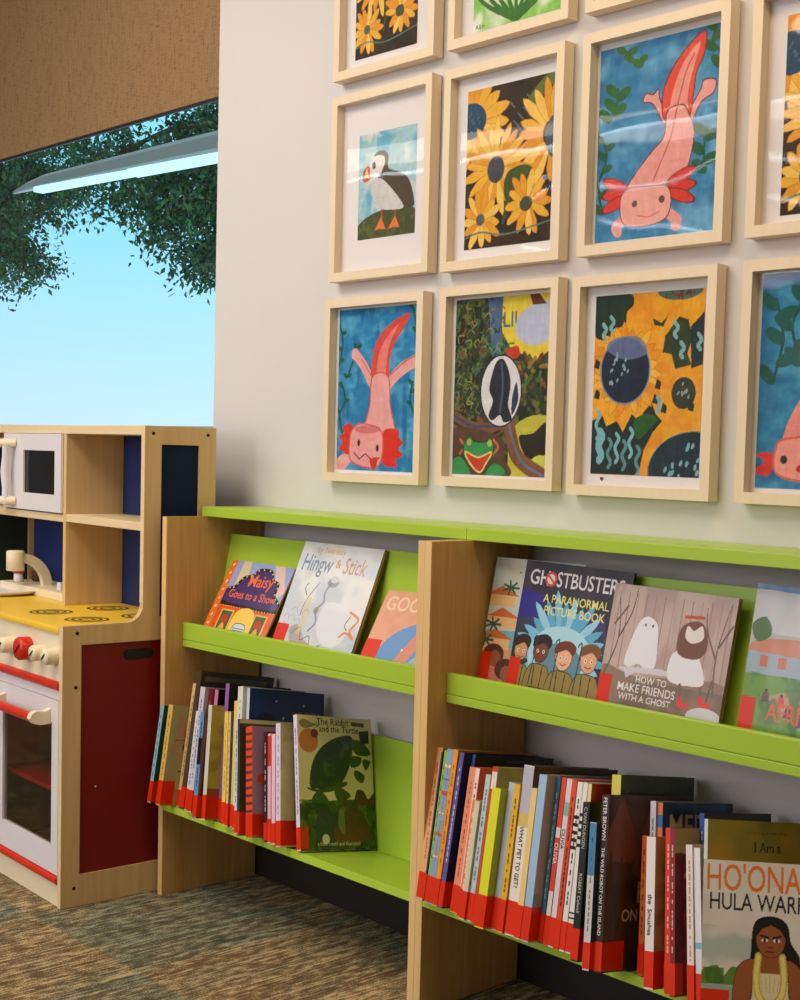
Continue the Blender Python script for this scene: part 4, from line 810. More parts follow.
def cv_lime(w_, h_):
    c = Cv(w_, h_, (166, 176, 22), .002); c.poly([(.5, .1), (.62, .02), (.8, .01), (.95, .06), (.8, .1), (.72, .16), (.6, .15)], (150, 92, 40)); return c
def cv_grey(w_, h_):
    c = Cv(w_, h_, (176, 168, 152), .002); c.mottle(8, 5, 8); c.text('T', .22, .2, .3, (190, 70, 60)); c.ell(.3, .3, .1, .06, (90, 150, 140)); c.ell(.25, .42, .08, .04, (196, 70, 60)); c.blend((120, 126, 130), 4, 8, .55, .7, .6, c.y > .5); return c
def cv_maroon(w_, h_):
    c = Cv(w_, h_, (92, 20, 22), .002); c.blend((130, 40, 30), 5, 8, .5, .7, .7); c.poly([(0, 0), (1, 0), (1, .16), (0, .15)], (186, 160, 100), smooth=False); c.ell(.3, .55, .2, .12, (160, 44, 30), .8); petals(c, .25, .3, .02, .14, 8, [(200, 110, 60)]); petals(c, .3, .8, .02, .12, 8, [(206, 90, 50)]); return c
CVS = dict(lime=cv_lime, grey=cv_grey, maroon=cv_maroon)
def shelf_books(P, B, g):
    for (nm, x, yo, le, h, th) in P:
        sp_, co_, wd, lab, kw = B[nm]; kw = dict(kw); th -= .0008
        wd = min(wd, .228-yo); Rm = Rx(-T0) @ Ry(rad(le))
        o_ = Pbase(x, yo)+(Rm @ Vector((th, 0, 0))) + Vector((0, .0005, .0008))
        if le < 0: o_ += Rm @ Vector((0, 0, 0))
        cf = kw.pop('cv', None); cf = CVS.get(cf, cf); cvs = cf(wd, h) if cf else strip(co_, tuple(int(v*.86) for v in co_), len(lab))(wd, h)
        if le < -0.1: o_ = o_ + Vector((0, 0, th*math.sin(rad(-le))*.0))
        book(lab, Matrix.Translation(o_) @ Rm @ Rz(rad(90)), h, wd, th, sp_, co_, cvs, group=g, **kw)
shelf_books(LP, LB, G1); shelf_books(RP, RB, G2)
def placed(label, pos, tilt, lean, yaw, w_, h_, th, spine, cover, cvf, order='lean', **kw):
    if order == 'lean': Rm = Rx(-rad(tilt)) @ Ry(rad(lean)) @ Rz(rad(yaw))
    else: Rm = Rx(-rad(tilt)) @ Rz(rad(yaw)) @ Ry(rad(lean))
    return book(label, Matrix.Translation(Vector(pos)) @ Rm, h_, w_, th, spine, cover, cvf(w_, h_), **kw)
placed('book with a dark leafy turtle shell on its cover, rightmost on the left bottom shelf', (.609, -.3035, .251), 9.3, -16.7, 92.2, .233, .311, .013, (224, 214, 236), (40, 60, 30), cv_rabbit, group=G1, tape=(.05, .024), dash=(150, 120, 190))
placed('golden green covered book reading I Am a, behind the girl with the lei', (1.786, -.366, .250), 11.1, -9.3, 65, .25, .318, .012, (206, 214, 206), (130, 124, 50), cv_gold, group=G2, tape=None)
placed("book cover of a long haired girl in a yellow lei under orange lettering", (1.801, -.396, .242), 5.2, -5.1, 33.5, .236, .270, .010, (220, 222, 230), (206, 200, 186), cv_girl, group=G2, tape=(.062, .045))

# face-out books on the two display boards
G3 = 'picture books facing out on the left display board'; G4 = 'picture books facing out on the right display board'
def cv_show(w_, h_):
    c = Cv(w_, h_, (222, 84, 36), .0010); c.poly([(.1, 0), (1, 0), (1, .5), (.1, .5)], (150, 164, 214), smooth=False); c.poly([(.2, 0), (.32, 0), (.36, .2), (.2, .3)], (214, 196, 160), smooth=False); c.poly([(.7, 0), (.85, 0), (1, .3), (.9, .4)], (220, 190, 180), smooth=False)
    sc_ = [(.1, .52), (.12, .36), (.22, .32), (.3, .2), (.42, .16), (.5, .08), (.68, .08), (.76, .18), (.86, .22), (.88, .36), (.98, .44), (.98, .54)]
    c.poly(sc_, (64, 44, 104), edge=(30, 22, 34), ew=.03)
    for k, (x, y) in enumerate(spline(sc_, False)[8:-6:3]): c.ell(x, y, .009, .009, (230, 214, 150))
    for k in range(20): c.ell(.12+k*.045, .555, .008, .008, (230, 214, 150))
    c.line([(.1, .545), (1, .545)], (34, 22, 30), .02, smooth=False)
    c.text('Maisy', .40, .29, .17, (236, 112, 60), rot=.03); c.text('Goes to a Show', .17, .45, .115, (236, 112, 60), rot=0)
    for x0 in (.18, .72): c.poly([(x0, .6), (x0+.2, .6), (x0+.2, .92), (x0, .92)], (214, 190, 90), smooth=False); c.poly([(x0+.02, .62), (x0+.18, .62), (x0+.18, .9), (x0+.02, .9)], (70, 96, 60), smooth=False); c.ell(x0+.1, .72, .05, .05, (190, 50, 40)); c.poly([(x0+.04, .9), (x0+.1, .76), (x0+.16, .9)], (226, 170, 60))
    c.poly([(.42, .96), (.4, .66), (.5, .56), (.64, .56), (.72, .66), (.7, .96)], (240, 200, 80)); c.poly([(.46, .92), (.46, .78), (.52, .74), (.64, .76), (.64, .92)], (196, 214, 226), edge=(40, 40, 50), ew=.008)
    for k in range(4): c.line([(.47, .8+.03*k), (.64, .8+.03*k)], (60, 80, 120), .008)
    c.poly([(.14, .97), (.9, .94), (1, 1), (.1, 1)], (210, 130, 120), smooth=False)
    c.poly([(0, 0), (.1, 0), (.1, 1), (0, 1)], (236, 120, 40), smooth=False)
    for k in range(8): c.ell(.05, .06+k*.105, .012, .016, (250, 220, 190), rot=.6)
    c.poly([(0, .84), (.1, .84), (.1, 1), (0, 1)], (222, 48, 20), smooth=False); return c
def cv_sketch(w_, h_):
    c = Cv(w_, h_, (200, 206, 216), .0011); c.blend((226, 226, 226), 4, 5, .4, .65, .9); c.blend((222, 206, 168), 5, 4, .5, .7, .5, c.y < .12); c.blend((160, 190, 206), 5, 5, .4, .7, .6, c.y > .75)
    g_ = (112, 116, 124)
    c.text('by Nemesly', .2, .085, .075, (214, 150, 110)); c.text('Hingw', .05, .25, .2, (110, 130, 156), shear=.1, sx=.75); c.text('&', .48, .2, .1, (214, 130, 70)); c.text('Stick', .58, .24, .19, (196, 140, 110), shear=.1, sx=.75)
    c.poly([(.25, .9), (.18, .78), (.25, .72), (.4, .84), (.6, .9), (.66, .93), (.5, .95)], (176, 160, 156), .9); c.line([(.2, .8), (.3, .74), (.34, .84), (.44, .8), (.48, .9), (.6, .86)], (130, 100, 96), .008)
    c.line([(.24, .46), (.2, .4), (.22, .36)], g_, .01); c.line([(.3, .5), (.28, .6), (.32, .7), (.28, .78)], (214, 200, 140), .05, .6); c.line([(.36, .34), (.26, .5), (.24, .64)], g_, .008)
    c.line([(.5, .34), (.46, .42), (.48, .5), (.42, .58), (.46, .68), (.4, .76)], (120, 120, 150), .02, .7); c.ell(.52, .33, .07, .04, g_, .6); c.ell(.53, .3, .05, .03, (200, 204, 210))
    c.poly([(.5, .52), (.7, .5), (.86, .6), (.84, .8), (.66, .86), (.5, .74)], (222, 224, 232), .9); c.line([(.84, .55), (.96, .6), (.9, .7), (.96, .76), (.86, .72), (.8, .76)], (222, 140, 80), .02); c.line([(.86, .58), (.82, .66), (.86, .7)], (80, 70, 60), .008); c.ell(.42, .58, .03, .03, (150, 140, 110), .8)
    for k in range(14): x, y = c.rs.rand()*.3, .58+c.rs.rand()*.25; c.line([(x, y), (x+.05, y-.03), (x+.08, y+.02)], (150, 156, 170), .005)
    c.line([(.12, .94), (.5, .96)], (230, 232, 236), .012); return c
def cv_good(w_, h_):
    c = Cv(w_, h_, (226, 166, 140), .0012); c.blend((216, 150, 120), 4, 4, .5, .7, .6); c.poly([(.55, .3), (1, .2), (1, 1), (.3, 1), (.6, .8)], (160, 186, 178)); c.poly([(.16, .96), (.2, .7), (.34, .5), (.6, .36), (1, .3), (.8, .56), (.66, .8), (.4, .98)], (104, 150, 206)); c.poly([(.4, .98), (.5, .7), (.66, .4), (.8, .34), (.7, .6), (.56, .9)], (214, 140, 120))
    c.text('GOOD NIGHT', .05, .24, .2, (232, 206, 170)); c.ell(.5, .7, .012, .012, (240, 220, 200)); c.text('a bedtime book', .3, .97, .05, (226, 226, 220)); return c
def cv_village(w_, h_):
    c = Cv(w_, h_, (206, 206, 190), .0013); c.blend((190, 206, 210), 4, 5, .4, .7, .8); c.poly([(0, .55), (1, .5), (1, .7), (0, .7)], (110, 180, 206), smooth=False); c.poly([(0, .66), (1, .66), (1, 1), (0, 1)], (206, 160, 130), smooth=False)
    for x, y, r_ in ((.1, .24, 0), (.14, .4, 1), (.1, .56, 2)): c.poly([(x-.14, y+.04), (x+.02, y-.03), (x+.24, y+.04)], (206, 110, 60), smooth=False); c.poly([(x-.12, y+.04), (x+.2, y+.04), (x+.2, y+.12), (x-.12, y+.12)], (232, 190, 130), smooth=False)
    for x, y in ((.22, .22), (.08, .5), (.02, .62)): 
        for k in range(7): c.line([(x, y), (x+.09*math.cos(k*.9), y+.05*math.sin(k*.9))], (44, 96, 84), .02)
    for x, y in ((.14, .72), (.5, .7), (.3, .82)): c.ell(x, y, .12, .09, (90, 44, 34)); c.ell(x+.02, y+.03, .07, .07, (150, 90, 60)); c.poly([(x-.12, y+.1), (x+.12, y+.1), (x+.1, y+.26), (x-.1, y+.26)], [(214, 120, 110), (60, 140, 150), (222, 196, 110)][int(x*7) % 3], smooth=False)
    c.line([(.52, .3), (.46, .4), (.5, .5)], (206, 60, 40), .02); c.line([(.36, .28), (.46, .22)], (150, 80, 50), .01)
    for x, y in ((.5, .06), (.6, .16), (.3, .1)): c.ell(x, y, .008, .008, (60, 60, 60))
    return c
def cv_ghost(w_, h_):
    c = Cv(w_, h_, (46, 42, 58), .0010); c.blend((70, 62, 66), 5, 3, .5, .7, .8, c.y < .3); c.poly([(0, .2), (.22, .24), (.24, .46), (0, .5)], (44, 44, 140), smooth=False); c.poly([(.5, .38), (.8, .3), (.84, .46), (.5, .46)], (60, 60, 130), .7, smooth=False)
    for k in range(6): c.poly([(.02+k*.16, .42+.03*(k % 2)), (.15+k*.16, .4+.03*(k % 2)), (.15+k*.16, .62), (.02+k*.16, .62)], (52, 62, 74), smooth=False)
    petals(c, .46, .64, .18, .42, 30, [(150, 206, 232), (90, 170, 206), (120, 190, 224)], edge=None); c.ell(.46, .66, .3, .22, (170, 216, 236)); c.ell(.46, .7, .22, .14, (96, 140, 160))
    c.poly([(.0, .9), (.2, .97), (.6, .96), (1, .88), (1, 1), (0, 1)], (190, 206, 50)); c.line([(0, .95), (.3, .9), (.6, .96), (.9, .86)], (224, 230, 100), .02)
    uni, ol = (148, 126, 62), (50, 34, 24)
    for x, y, sk, hr, s_ in ((.09, .66, (206, 150, 110), (50, 34, 26), .85), (.28, .64, (120, 62, 36), (30, 22, 20), .95), (.5, .66, (232, 176, 140), (110, 48, 26), 1.05), (.73, .65, (226, 166, 126), (120, 76, 40), 1.0)):
        c.poly([(x-.1*s_, y+.12), (x-.05, y+.09), (x+.05, y+.09), (x+.1*s_, y+.12), (x+.13*s_, y+.24), (x+.08, y+.36), (x-.08, y+.36), (x-.13*s_, y+.24)], uni, edge=ol, ew=.006)
        c.line([(x-.04, y+.1), (x-.03, y+.34)], (40, 36, 36), .008); c.line([(x+.04, y+.1), (x+.03, y+.34)], (40, 36, 36), .008); c.line([(x-.08, y+.26), (x+.08, y+.26)], (60, 44, 34), .014)
        c.ell(x, y-.01, .072*s_, .085*s_, sk, edge=ol, ew=.005); c.poly([(x-.08*s_, y-.03), (x-.07*s_, y-.1), (x+.03, y-.13), (x+.1*s_, y-.09), (x+.08*s_, y-.03), (x+.02, y-.065)], hr)
        for q_ in (-1, 1): c.ell(x+q_*.028, y-.005, .011, .013, (240, 236, 230)); c.ell(x+q_*.028, y-.005, .006, .008, (30, 20, 20))
        c.line([(x-.025, y+.035), (x, y+.045), (x+.03, y+.033)], (120, 50, 40), .007)
    for x in (.2, .41, .62): c.line([(x, .56), (x+.01, .54), (x+.03, .56), (x+.01, .88)], (40, 60, 66), .01)
    c.text('GH', .055, .165, .15, (230, 228, 232), sx=.9); c.text('STBUSTERS', .315, .165, .15, (230, 228, 232), sx=.84)
    c.ell(.262, .118, .054, .054, (222, 70, 50)); c.ell(.262, .118, .036, .036, (232, 226, 226)); c.line([(.228, .09), (.297, .146)], (222, 70, 50), .016)
    c.text('A PARANORMAL', .22, .285, .085, (232, 226, 130), sx=.95); c.text('PICTURE BOOK', .24, .37, .085, (232, 226, 130), sx=.95)
    c.poly([(.9, .3), (1, .28), (1, .45), (.92, .46)], (150, 90, 90), smooth=False); c.poly([(.9, .64), (1, .6), (1, .8), (.92, .78)], (206, 60, 40)); return c
def cv_friends(w_, h_):
    c = Cv(w_, h_, (176, 152, 148), .0011); c.blend((196, 174, 168), 9, 3, .45, .65, .8)
    for k in range(13): c.line([(.06+k*.075, .06), (.06+k*.075, .62)], (146, 122, 118), .006, smooth=False)
    c.poly([(0, .62), (.3, .66), (1, .62), (1, 1), (0, 1)], (140, 118, 104)); c.blend((110, 92, 82), 6, 6, .5, .7, .7, c.y > .68)
    for P in ([(.02, .7), (.1, .4), (.06, .1)], [(.1, .4), (.18, .2), (.2, .02)], [(.05, .3), (.14, .16)], [(.92, .7), (.9, .4), (.96, .05)], [(.9, .45), (.8, .25), (.78, .1)], [(.91, .36), (.99, .2)], [(.86, .9), (.9, .6)]): c.line(P, (104, 84, 78), .014, w2=.005)
    wht = (226, 226, 236); c.poly([(.24, .3), (.3, .22), (.38, .24), (.42, .32), (.44, .56), (.38, .6), (.3, .57), (.22, .6), (.18, .55)], wht); c.ell(.31, .28, .008, .01, (50, 40, 40)); c.ell(.37, .28, .008, .01, (50, 40, 40))
    c.poly([(.16, .61), (.5, .58), (.54, .62), (.3, .635), (.22, .68), (.2, .64)], (210, 208, 222), .9)
    c.poly([(.56, .46), (.66, .42), (.76, .44), (.84, .62), (.74, .66), (.56, .64)], wht); c.poly([(.6, .26), (.72, .2), (.8, .26), (.82, .4), (.74, .47), (.6, .44)], (112, 70, 50)); c.poly([(.65, .24), (.7, .27), (.76, .23), (.78, .32), (.7, .36), (.64, .32)], (222, 214, 216)); c.line([(.62, .18), (.76, .17)], (196, 60, 44), .02)
    for x, y in ((.68, .80), (.84, .77)): c.line([(x-.02, .66), (x, y)], (120, 90, 84), .018); c.line([(x, y-.04), (x, y), (x+.06, y)], (214, 60, 40), .035)
    
    c.text('HOW TO', .3, .70, .06, (222, 220, 226)); c.text('MAKE FRIENDS', .16, .775, .075, (226, 224, 230), sx=.95); c.text('WITH A GHOST', .18, .84, .06, (222, 220, 226)); c.ell(.88, .87, .14, .07, (206, 204, 214)); return c
def cv_africa(w_, h_):
    c = Cv(w_, h_, (170, 180, 176), .0012); c.poly([(0, 0), (1, 0), (1, .3), (0, .3)], (196, 200, 206), smooth=False); c.poly([(0, 0), (1, 0), (1, .05), (0, .03)], (80, 130, 190), smooth=False)
    c.poly([(.0, .4), (.1, .34), (.5, .3), (.9, .2), (1, .22), (1, .5), (0, .5)], (196, 130, 104)); c.poly([(0, .42), (1, .44), (1, .56), (0, .56)], (150, 170, 190), smooth=False)
    for x in (.1, .24, .5): c.poly([(x, .44), (x+.06, .44), (x+.06, .51), (x, .51)], (196, 110, 84), smooth=False)
    c.poly([(0, .56), (1, .54), (1, 1), (0, 1)], (106, 150, 60), smooth=False); c.poly([(.2, .7), (.5, .62), (.9, .66), (1, .9), (.5, .86)], (176, 150, 118)); c.blend((60, 110, 40), 12, 8, .55, .7, .7, c.y > .55); c.blend((220, 224, 226), 6, 5, .6, .75, .7, c.y < .3); c.poly([(0, .26), (.1, .2), (.16, .3), (.06, .36)], (70, 110, 60))
    for x, y, q_ in ((.3, .7, (206, 60, 44)), (.36, .76, (70, 60, 70)), (.18, .68, (90, 70, 60)), (.46, .8, (60, 70, 80))): c.ell(x, y-.03, .012, .012, (60, 40, 30)); c.poly([(x-.02, y-.02), (x+.02, y-.02), (x+.03, y+.04), (x-.03, y+.04)], q_, smooth=False)
    c.text('AFRICA', .2, .83, .17, (222, 84, 44), sx=.75); return c
placed('small orange paperback with a red lettered purple arch, lying against the left board', (.055, -.2275, .670), 27.4, .8, .1, .27, .224, .004, (236, 120, 40), (222, 84, 36), cv_show, order='r', group=G3, hard=False, tape=None)
placed('large pale picture book with a pencil sketched cover in the middle of the left board', (.361, -.2265, .668), 21.6, .2, .1, .300, .288, .012, (170, 180, 186), (150, 110, 40), cv_sketch, order='r', group=G3, tape=(.075, .045))
placed('small peach and blue book partly hidden by the bookcase divider', (.690, -.2255, .670), 29.7, -1.4, 0, .25, .200, .005, (226, 150, 110), (196, 150, 130), cv_good, order='r', group=G3, hard=False, tape=(.075, .05))
placed('seaside village book half hidden behind the navy one on the right board', (1.031, -.176, .667), 11.3, -.4, 0, .25, .283, .004, (190, 170, 150), (190, 190, 180), cv_village, order='r', group=G4, hard=False, tape=(.080, .030))
placed('navy picture book with four figures in khaki before a blue glow', (1.121, -.1825, .667), 10.8, 1.0, 0, .287, .284, .006, (50, 50, 110), (30, 30, 50), cv_ghost, order='r', group=G4, hard=True, tape=(.080, .030))
placed('grey pink book titled HOW TO MAKE FRIENDS WITH A GHOST', (1.374, -.1930, .667), 11.3, .8, 0, .288, .258, .010, (176, 156, 150), (150, 120, 90), cv_friends, order='r', group=G4, tape=(.080, .030))
placed('green and tan village book reading AFRICA at the right edge', (1.693, -.178, .667), 9.0, 1.0, 0, .27, .282, .006, (150, 160, 120), (120, 130, 90), cv_africa, order='r', group=G4, hard=False, tape=(.080, .030))

M['burner'] = princ('burner_print', (58, 32, 14), 0.5)
# ------------------------------------------------------------------ play kitchen (local: x to the right, y into the depth, origin at the front right foot)
kit = thing('play_kitchen', 'wooden play kitchen with white doors, yellow counter and red side panel beside the window', 'play kitchen', (-.04264, -.54828, 0), -.05601)
KW, KD = 1.093, .4165
def side(x0, x1, nm):
    f = MB()
    f.box(x0, x1, 0, .048, 0.001, .66); f.box(x0, x1, .048, .367, 0.001, .08); f.box(x0, x1, .367, KD, .0, 1.209)
    # top rail of the low part sweeping up into the tall front post
    arc = [(.168, .7085)]+[(.168+.045*math.sin(a_), .7535-.045*math.cos(a_)) for a_ in [rad(15*k) for k in range(0, 7)]]
    f.prism([(0, .66), (.367, .66), (.367, .72), (.259, .72), (.259, .7535), (.213, .7535)]+arc[::-1][1:]+[(0, .7085)], x0, x1, 'x')
    f.box(x0, x1, .213, .259, .7535, 1.209); f.box(x0, x1, .259, .367, 1.162, 1.209)
    o_ = f.build(nm, M['birch'], kit)
    ed = MB(); ed.box(x0, x1, -.0012, 0, .001, .7085); ed.box(x0, x1, .2118, .213, .757, 1.209)
    e_ = ed.build('front_edge', M['birch_x'], o_)
    for y, z in ((.036, .69), (.034, .555), (.034, .048), (.235, 1.19), (.392, 1.19)):
        s_ = MB().lathe([(.0045, 0), (.0045, .0012)], (0, 0, 0), 12); s_.v = [(x1+v[2], y+v[0], z+v[1]) for v in s_.v] if x1 > -.1 else [(x0-v[2], y+v[0], z+v[1]) for v in s_.v]
        s_.build('screw', M['screw'], o_)
    return o_
sr = side(-.018, 0, 'side_frame'); sl = side(-KW, -KW+.018, 'side_frame')
p_ = MB().box(-.012, -.006, .048, .367, .08, .66).build('side_panel', M['redpanel'], kit); p_['label'] = 'dark red side panel'
hh = [(.204+sx_*.028+.014*math.cos(a_), .627+.014*math.sin(a_)) for sx_, r_ in ((1, range(-90, 91, 15)), (-1, range(90, 271, 15))) for a_ in map(rad, r_)]
MB().prism(hh, -.0062, -.0052, 'x').build('hand_hole_insert', M['black'], p_)  # flat black insert, colour standing in for the dark inside of a hand hole
MB().box(-.0062, -.0045, .089, .093, .296, .300).build('sticker_dot', M['white'], p_)
p_ = MB().box(-.012, -.006, .259, .367, .72, 1.162).build('upper_side_panel', M['navy'], kit); p_['label'] = 'dark navy upper side panel'
MB().box(-KW+.006, -KW+.012, .048, .367, .08, .66).build('side_panel', M['redpanel'], kit)
MB().box(-KW+.006, -KW+.012, .259, .367, .72, .945).build('upper_side_panel', M['dkgreen'], kit)
MB().box(-KW+.006, -KW+.012, .259, .367, .945, 1.162).build('upper_side_panel', M['blue'], kit)
X0, X1 = -KW+.018, -.018
MB().box(X0, X1, .385, .391, .02, 1.185).build('back_panel', M['blue'], kit)
MB().box(X0, X1, .2125, KD, 1.185, 1.209, bev=.002).build('top_board', M['birch_x'], kit)
MB().box(-.478, -.460, .213, .384, .7055, 1.185).build('divider', M['birch'], kit)
MB().box(-.4598, X1, .213, .384, .940, .962, bev=.003).build('cubby_shelf', M['birch_x'], kit)
MB().box(X0, -.4782, .213, .384, .938, .959, bev=.003).build('microwave_shelf', M['birch_x'], kit)
MB().box(-.898, -.880, .216, .384, .959, 1.185).build('microwave_side', M['birch'], kit)
dr = MB(); a0, a1, b0, b1 = -.877, -.479, .205, .2125
wx0, wx1, wz0, wz1, dz0, dz1 = -.735, -.52, 1.012, 1.136, .963, 1.184
dr.box(a0, wx0, b0, b1, dz0, dz1); dr.box(wx1, a1, b0, b1, dz0, dz1); dr.box(wx0, wx1, b0, b1, dz0, wz0); dr.box(wx0, wx1, b0, b1, wz1, dz1)
md = dr.build('microwave_door', M['white'], kit); MB().box(wx0, wx1, b0+.005, b0+.007, wz0, wz1).build('door_window', M['tintglass'], md)
MB().tube([(-.79, .205, 1.155), (-.80, .175, 1.155), (-.93, .165, 1.152)], .0125, 8).tube([(-.79, .205, .985), (-.80, .175, .985), (-.93, .165, .985)], .0125, 8).build('door_handle', M['cream'], md)
gp = MB().tube([(-.80, .177, .975), (-.802, .180, 1.02), (-.812, .182, 1.07), (-.802, .180, 1.12), (-.80, .177, 1.16)], [.009, .010, .013, .010, .009], 10).build('handle_grip', M['white'], md)
# counter with burners and sink
ct = MB().box(X0+.0005, X1-.0005, -.004, .384, .6875, .705, bev=.006).build('counter', M['yellow'], kit)
for bx, by in ((-.33, .115), (-.345, .285), (-.135, .125), (-.14, .285)):
    rg_ = MB()
    for r_ in (.056, .040, .022):
        V = []; F = []; n_ = 40
        for k in range(n_):
            a_ = 2*math.pi*k/n_; wv = 1 if (k % 20) not in (0,) else .4
            for q_ in (r_, r_-.0068*wv): V.append((bx+q_*math.cos(a_), by+q_*math.sin(a_), .7056))
        for k in range(n_): j = (k+1) % n_; F.append((2*k, 2*j, 2*j+1, 2*k+1))
        rg_.add(V, F)
    rg_.build('burner', M['burner'], ct)
sk_ = MB().lathe([(.06, .0), (.13, .001), (.152, .012), (.150, .014), (.128, .006), (.08, .0025), (.0005, .002)], (-.875, .185, .706), 40); sk_.build('sink_bowl', M['white'], kit)
lg = MB().box(-1.0, -.50, .245, .384, .7055, .729, bev=.003).build('faucet_ledge', M['cream'], kit)
fa = MB(); arc_ = [(.318-.07*0-(.085*(1-math.cos(a_))), .73+.088*math.sin(a_)) for a_ in [rad(6*k) for k in range(0, 15)]]
W2 = .013
def arch(r0, r1):
    pts = [(.325-.098+r1*math.cos(a_), .729+r1*math.sin(a_)*1.0) for a_ in [rad(x) for x in range(0, 96, 8)]]; pts += [(.325-.098+r0*math.cos(a_), .729+r0*math.sin(a_)) for a_ in [rad(x) for x in range(95, -1, -8)]]+[(.325-.098+r0, .729)]
    return pts
fc = MB().prism(arch(.070, .098), -.822, -.799, 'x').build('faucet', M['cream'], kit)
MB().lathe([(.022, -.030), (.026, -.028), (.026, .026), (.023, .030)], (-.8105, .215, .805), 24).build('faucet_head', M['cream'], fc)
# front: knob panel, red trims, oven door, cupboard door, plinth
MB().box(X0, X1, .002, .014, .569, .687).build('control_panel', M['cream'], kit)
for kx_, kz_, r_, c_ in ((-.315, .627, .021, 'cream'), (-.205, .631, .030, 'red'), (-.118, .630, .020, 'cream'), (-.047, .630, .021, 'cream'), (-.55, .63, .021, 'cream'), (-.65, .63, .021, 'cream')):
    kn = MB().lathe([(r_*.98, -.002), (r_, .002), (r_, .027), (r_*.88, .032)], (kx_, .002, kz_), 24, axis='y').build('knob', M[c_], kit)
    if c_ == 'red': kn['label'] = 'larger red knob'
    s_ = MB().box(-.0022, .0022, -.001, .0002, -r_*.6, r_*.6); c2, s2 = math.cos(rad(50)), math.sin(rad(50))
    s_.v = [(kx_+v[0]*c2+v[2]*s2, -.0305+v[1], kz_-v[0]*s2+v[2]*c2) for v in s_.v]; s_.build('pointer_slot', M['black'], kn)
for z0, z1, nm in ((.545, .569, 'red_rail'), (.057, .079, 'red_rail')):
    MB().prism([(.003+(-.012)*math.sin(rad(a_)), (z0+z1)/2-(z1-z0)/2*math.cos(rad(a_))) for a_ in range(0, 181, 20)], X0, X1, 'x').build(nm, M['red'], kit)
MB().box(X0, X1, .002, .014, .522, .545).build('upper_fascia', M['white'], kit)
MB().box(X0, X1, .002, .014, .001, .057).build('plinth', M['cream'], kit)
MB().box(-.455, -.440, .014, .384, .06, .68).build('oven_partition', M['birch'], kit)
# oven interior
ov = MB(); ov.box(-.440, -.020, .37, .375, .085, .52); ov.box(-.440, -.020, .016, .37, .080, .086)
ov.build('oven_interior', M['cavity'], kit)
MB().box(-.438, -.020, .035, .34, .268, .280).build('oven_shelf', M['red'], kit)
for (ax0, ax1, nm) in ((-.437, -.0205, 'oven_door'), (X0+.002, -.4585, 'cupboard_door')):
    d_ = MB(); z0, z1 = .081, .520; hx0, hx1, hz0, hz1 = (-.365, -.0585, .150, .462) if nm == 'oven_door' else (0, 0, 0, 0)
    if nm == 'oven_door':
        d_.box(ax0, hx0, -.001, .012, z0, z1); d_.box(hx1, ax1, -.001, .012, z0, z1); d_.box(hx0, hx1, -.001, .012, z0, hz0); d_.box(hx0, hx1, -.001, .012, hz1, z1)
        dd = d_.build(nm, M['white'], kit); MB().box(hx0, hx1, .005, .007, hz0, hz1).build('oven_window', M['ovenglass'], dd)
        MB().tube([(-.335, -.040, .474), (-.085, -.040, .474)], .0125, 14).build('handle_bar', M['red'], dd)
        for bx in (-.352, -.073):
            h_ = MB().prism([(0, .458), (-.030, .457), (-.046, .462), (-.055, .474), (-.050, .487), (-.038, .492), (-.015, .490), (0, .496)], bx-.010, bx+.010, 'x').build('handle_bracket', M['cream'], dd)
    else:
        d_.box(ax0, ax1, -.001, .012, z0, z1, bev=.002); dd = d_.build(nm, M['white'], kit); MB().tube([(-.52, -.03, .30), (-.52, -.03, .42)], .010, 12).build('handle_bar', M['red'], dd)
def K(x, y, z):
    c_, s_ = math.cos(-.05601), math.sin(-.05601); return (-.04264+x*c_-y*s_, -.54828+x*s_+y*c_, z)
# small play props on the ledge
t = thing('toy_shaker', 'small white toy shaker with a red cap behind the faucet', 'toy', K(-.93, .275, .7295), -.056)
MB().lathe([(.013, 0), (.015, .002), (.014, .024), (.012, .027)], (0, 0, 0), 18).build('body', M['white'], t); MB().lathe([(.0175, .0), (.0175, .020), (.012, .025)], (0, 0, .027), 18).build('cap', M['red'], t)
t = thing('toy_jar', 'small dark brown toy jar beside the white shaker', 'toy', K(-.93, .335, .7295), -.056)
MB().lathe([(.014, 0), (.016, .003), (.016, .028), (.010, .034)], (0, 0, 0), 18).build('body', M['cavity'], t); MB().lathe([(.011, 0), (.011, .010)], (0, 0, .034), 18).build('lid', M['birch'], t)
cb = MB().box(-.011, .011, -.011, .011, 0, .022, bev=.002).build('toy_block', M['white']); cb.location = K(-.640, .285, .7295); tag(cb, 'tiny white toy block at the right end of the sink ledge', 'toy')

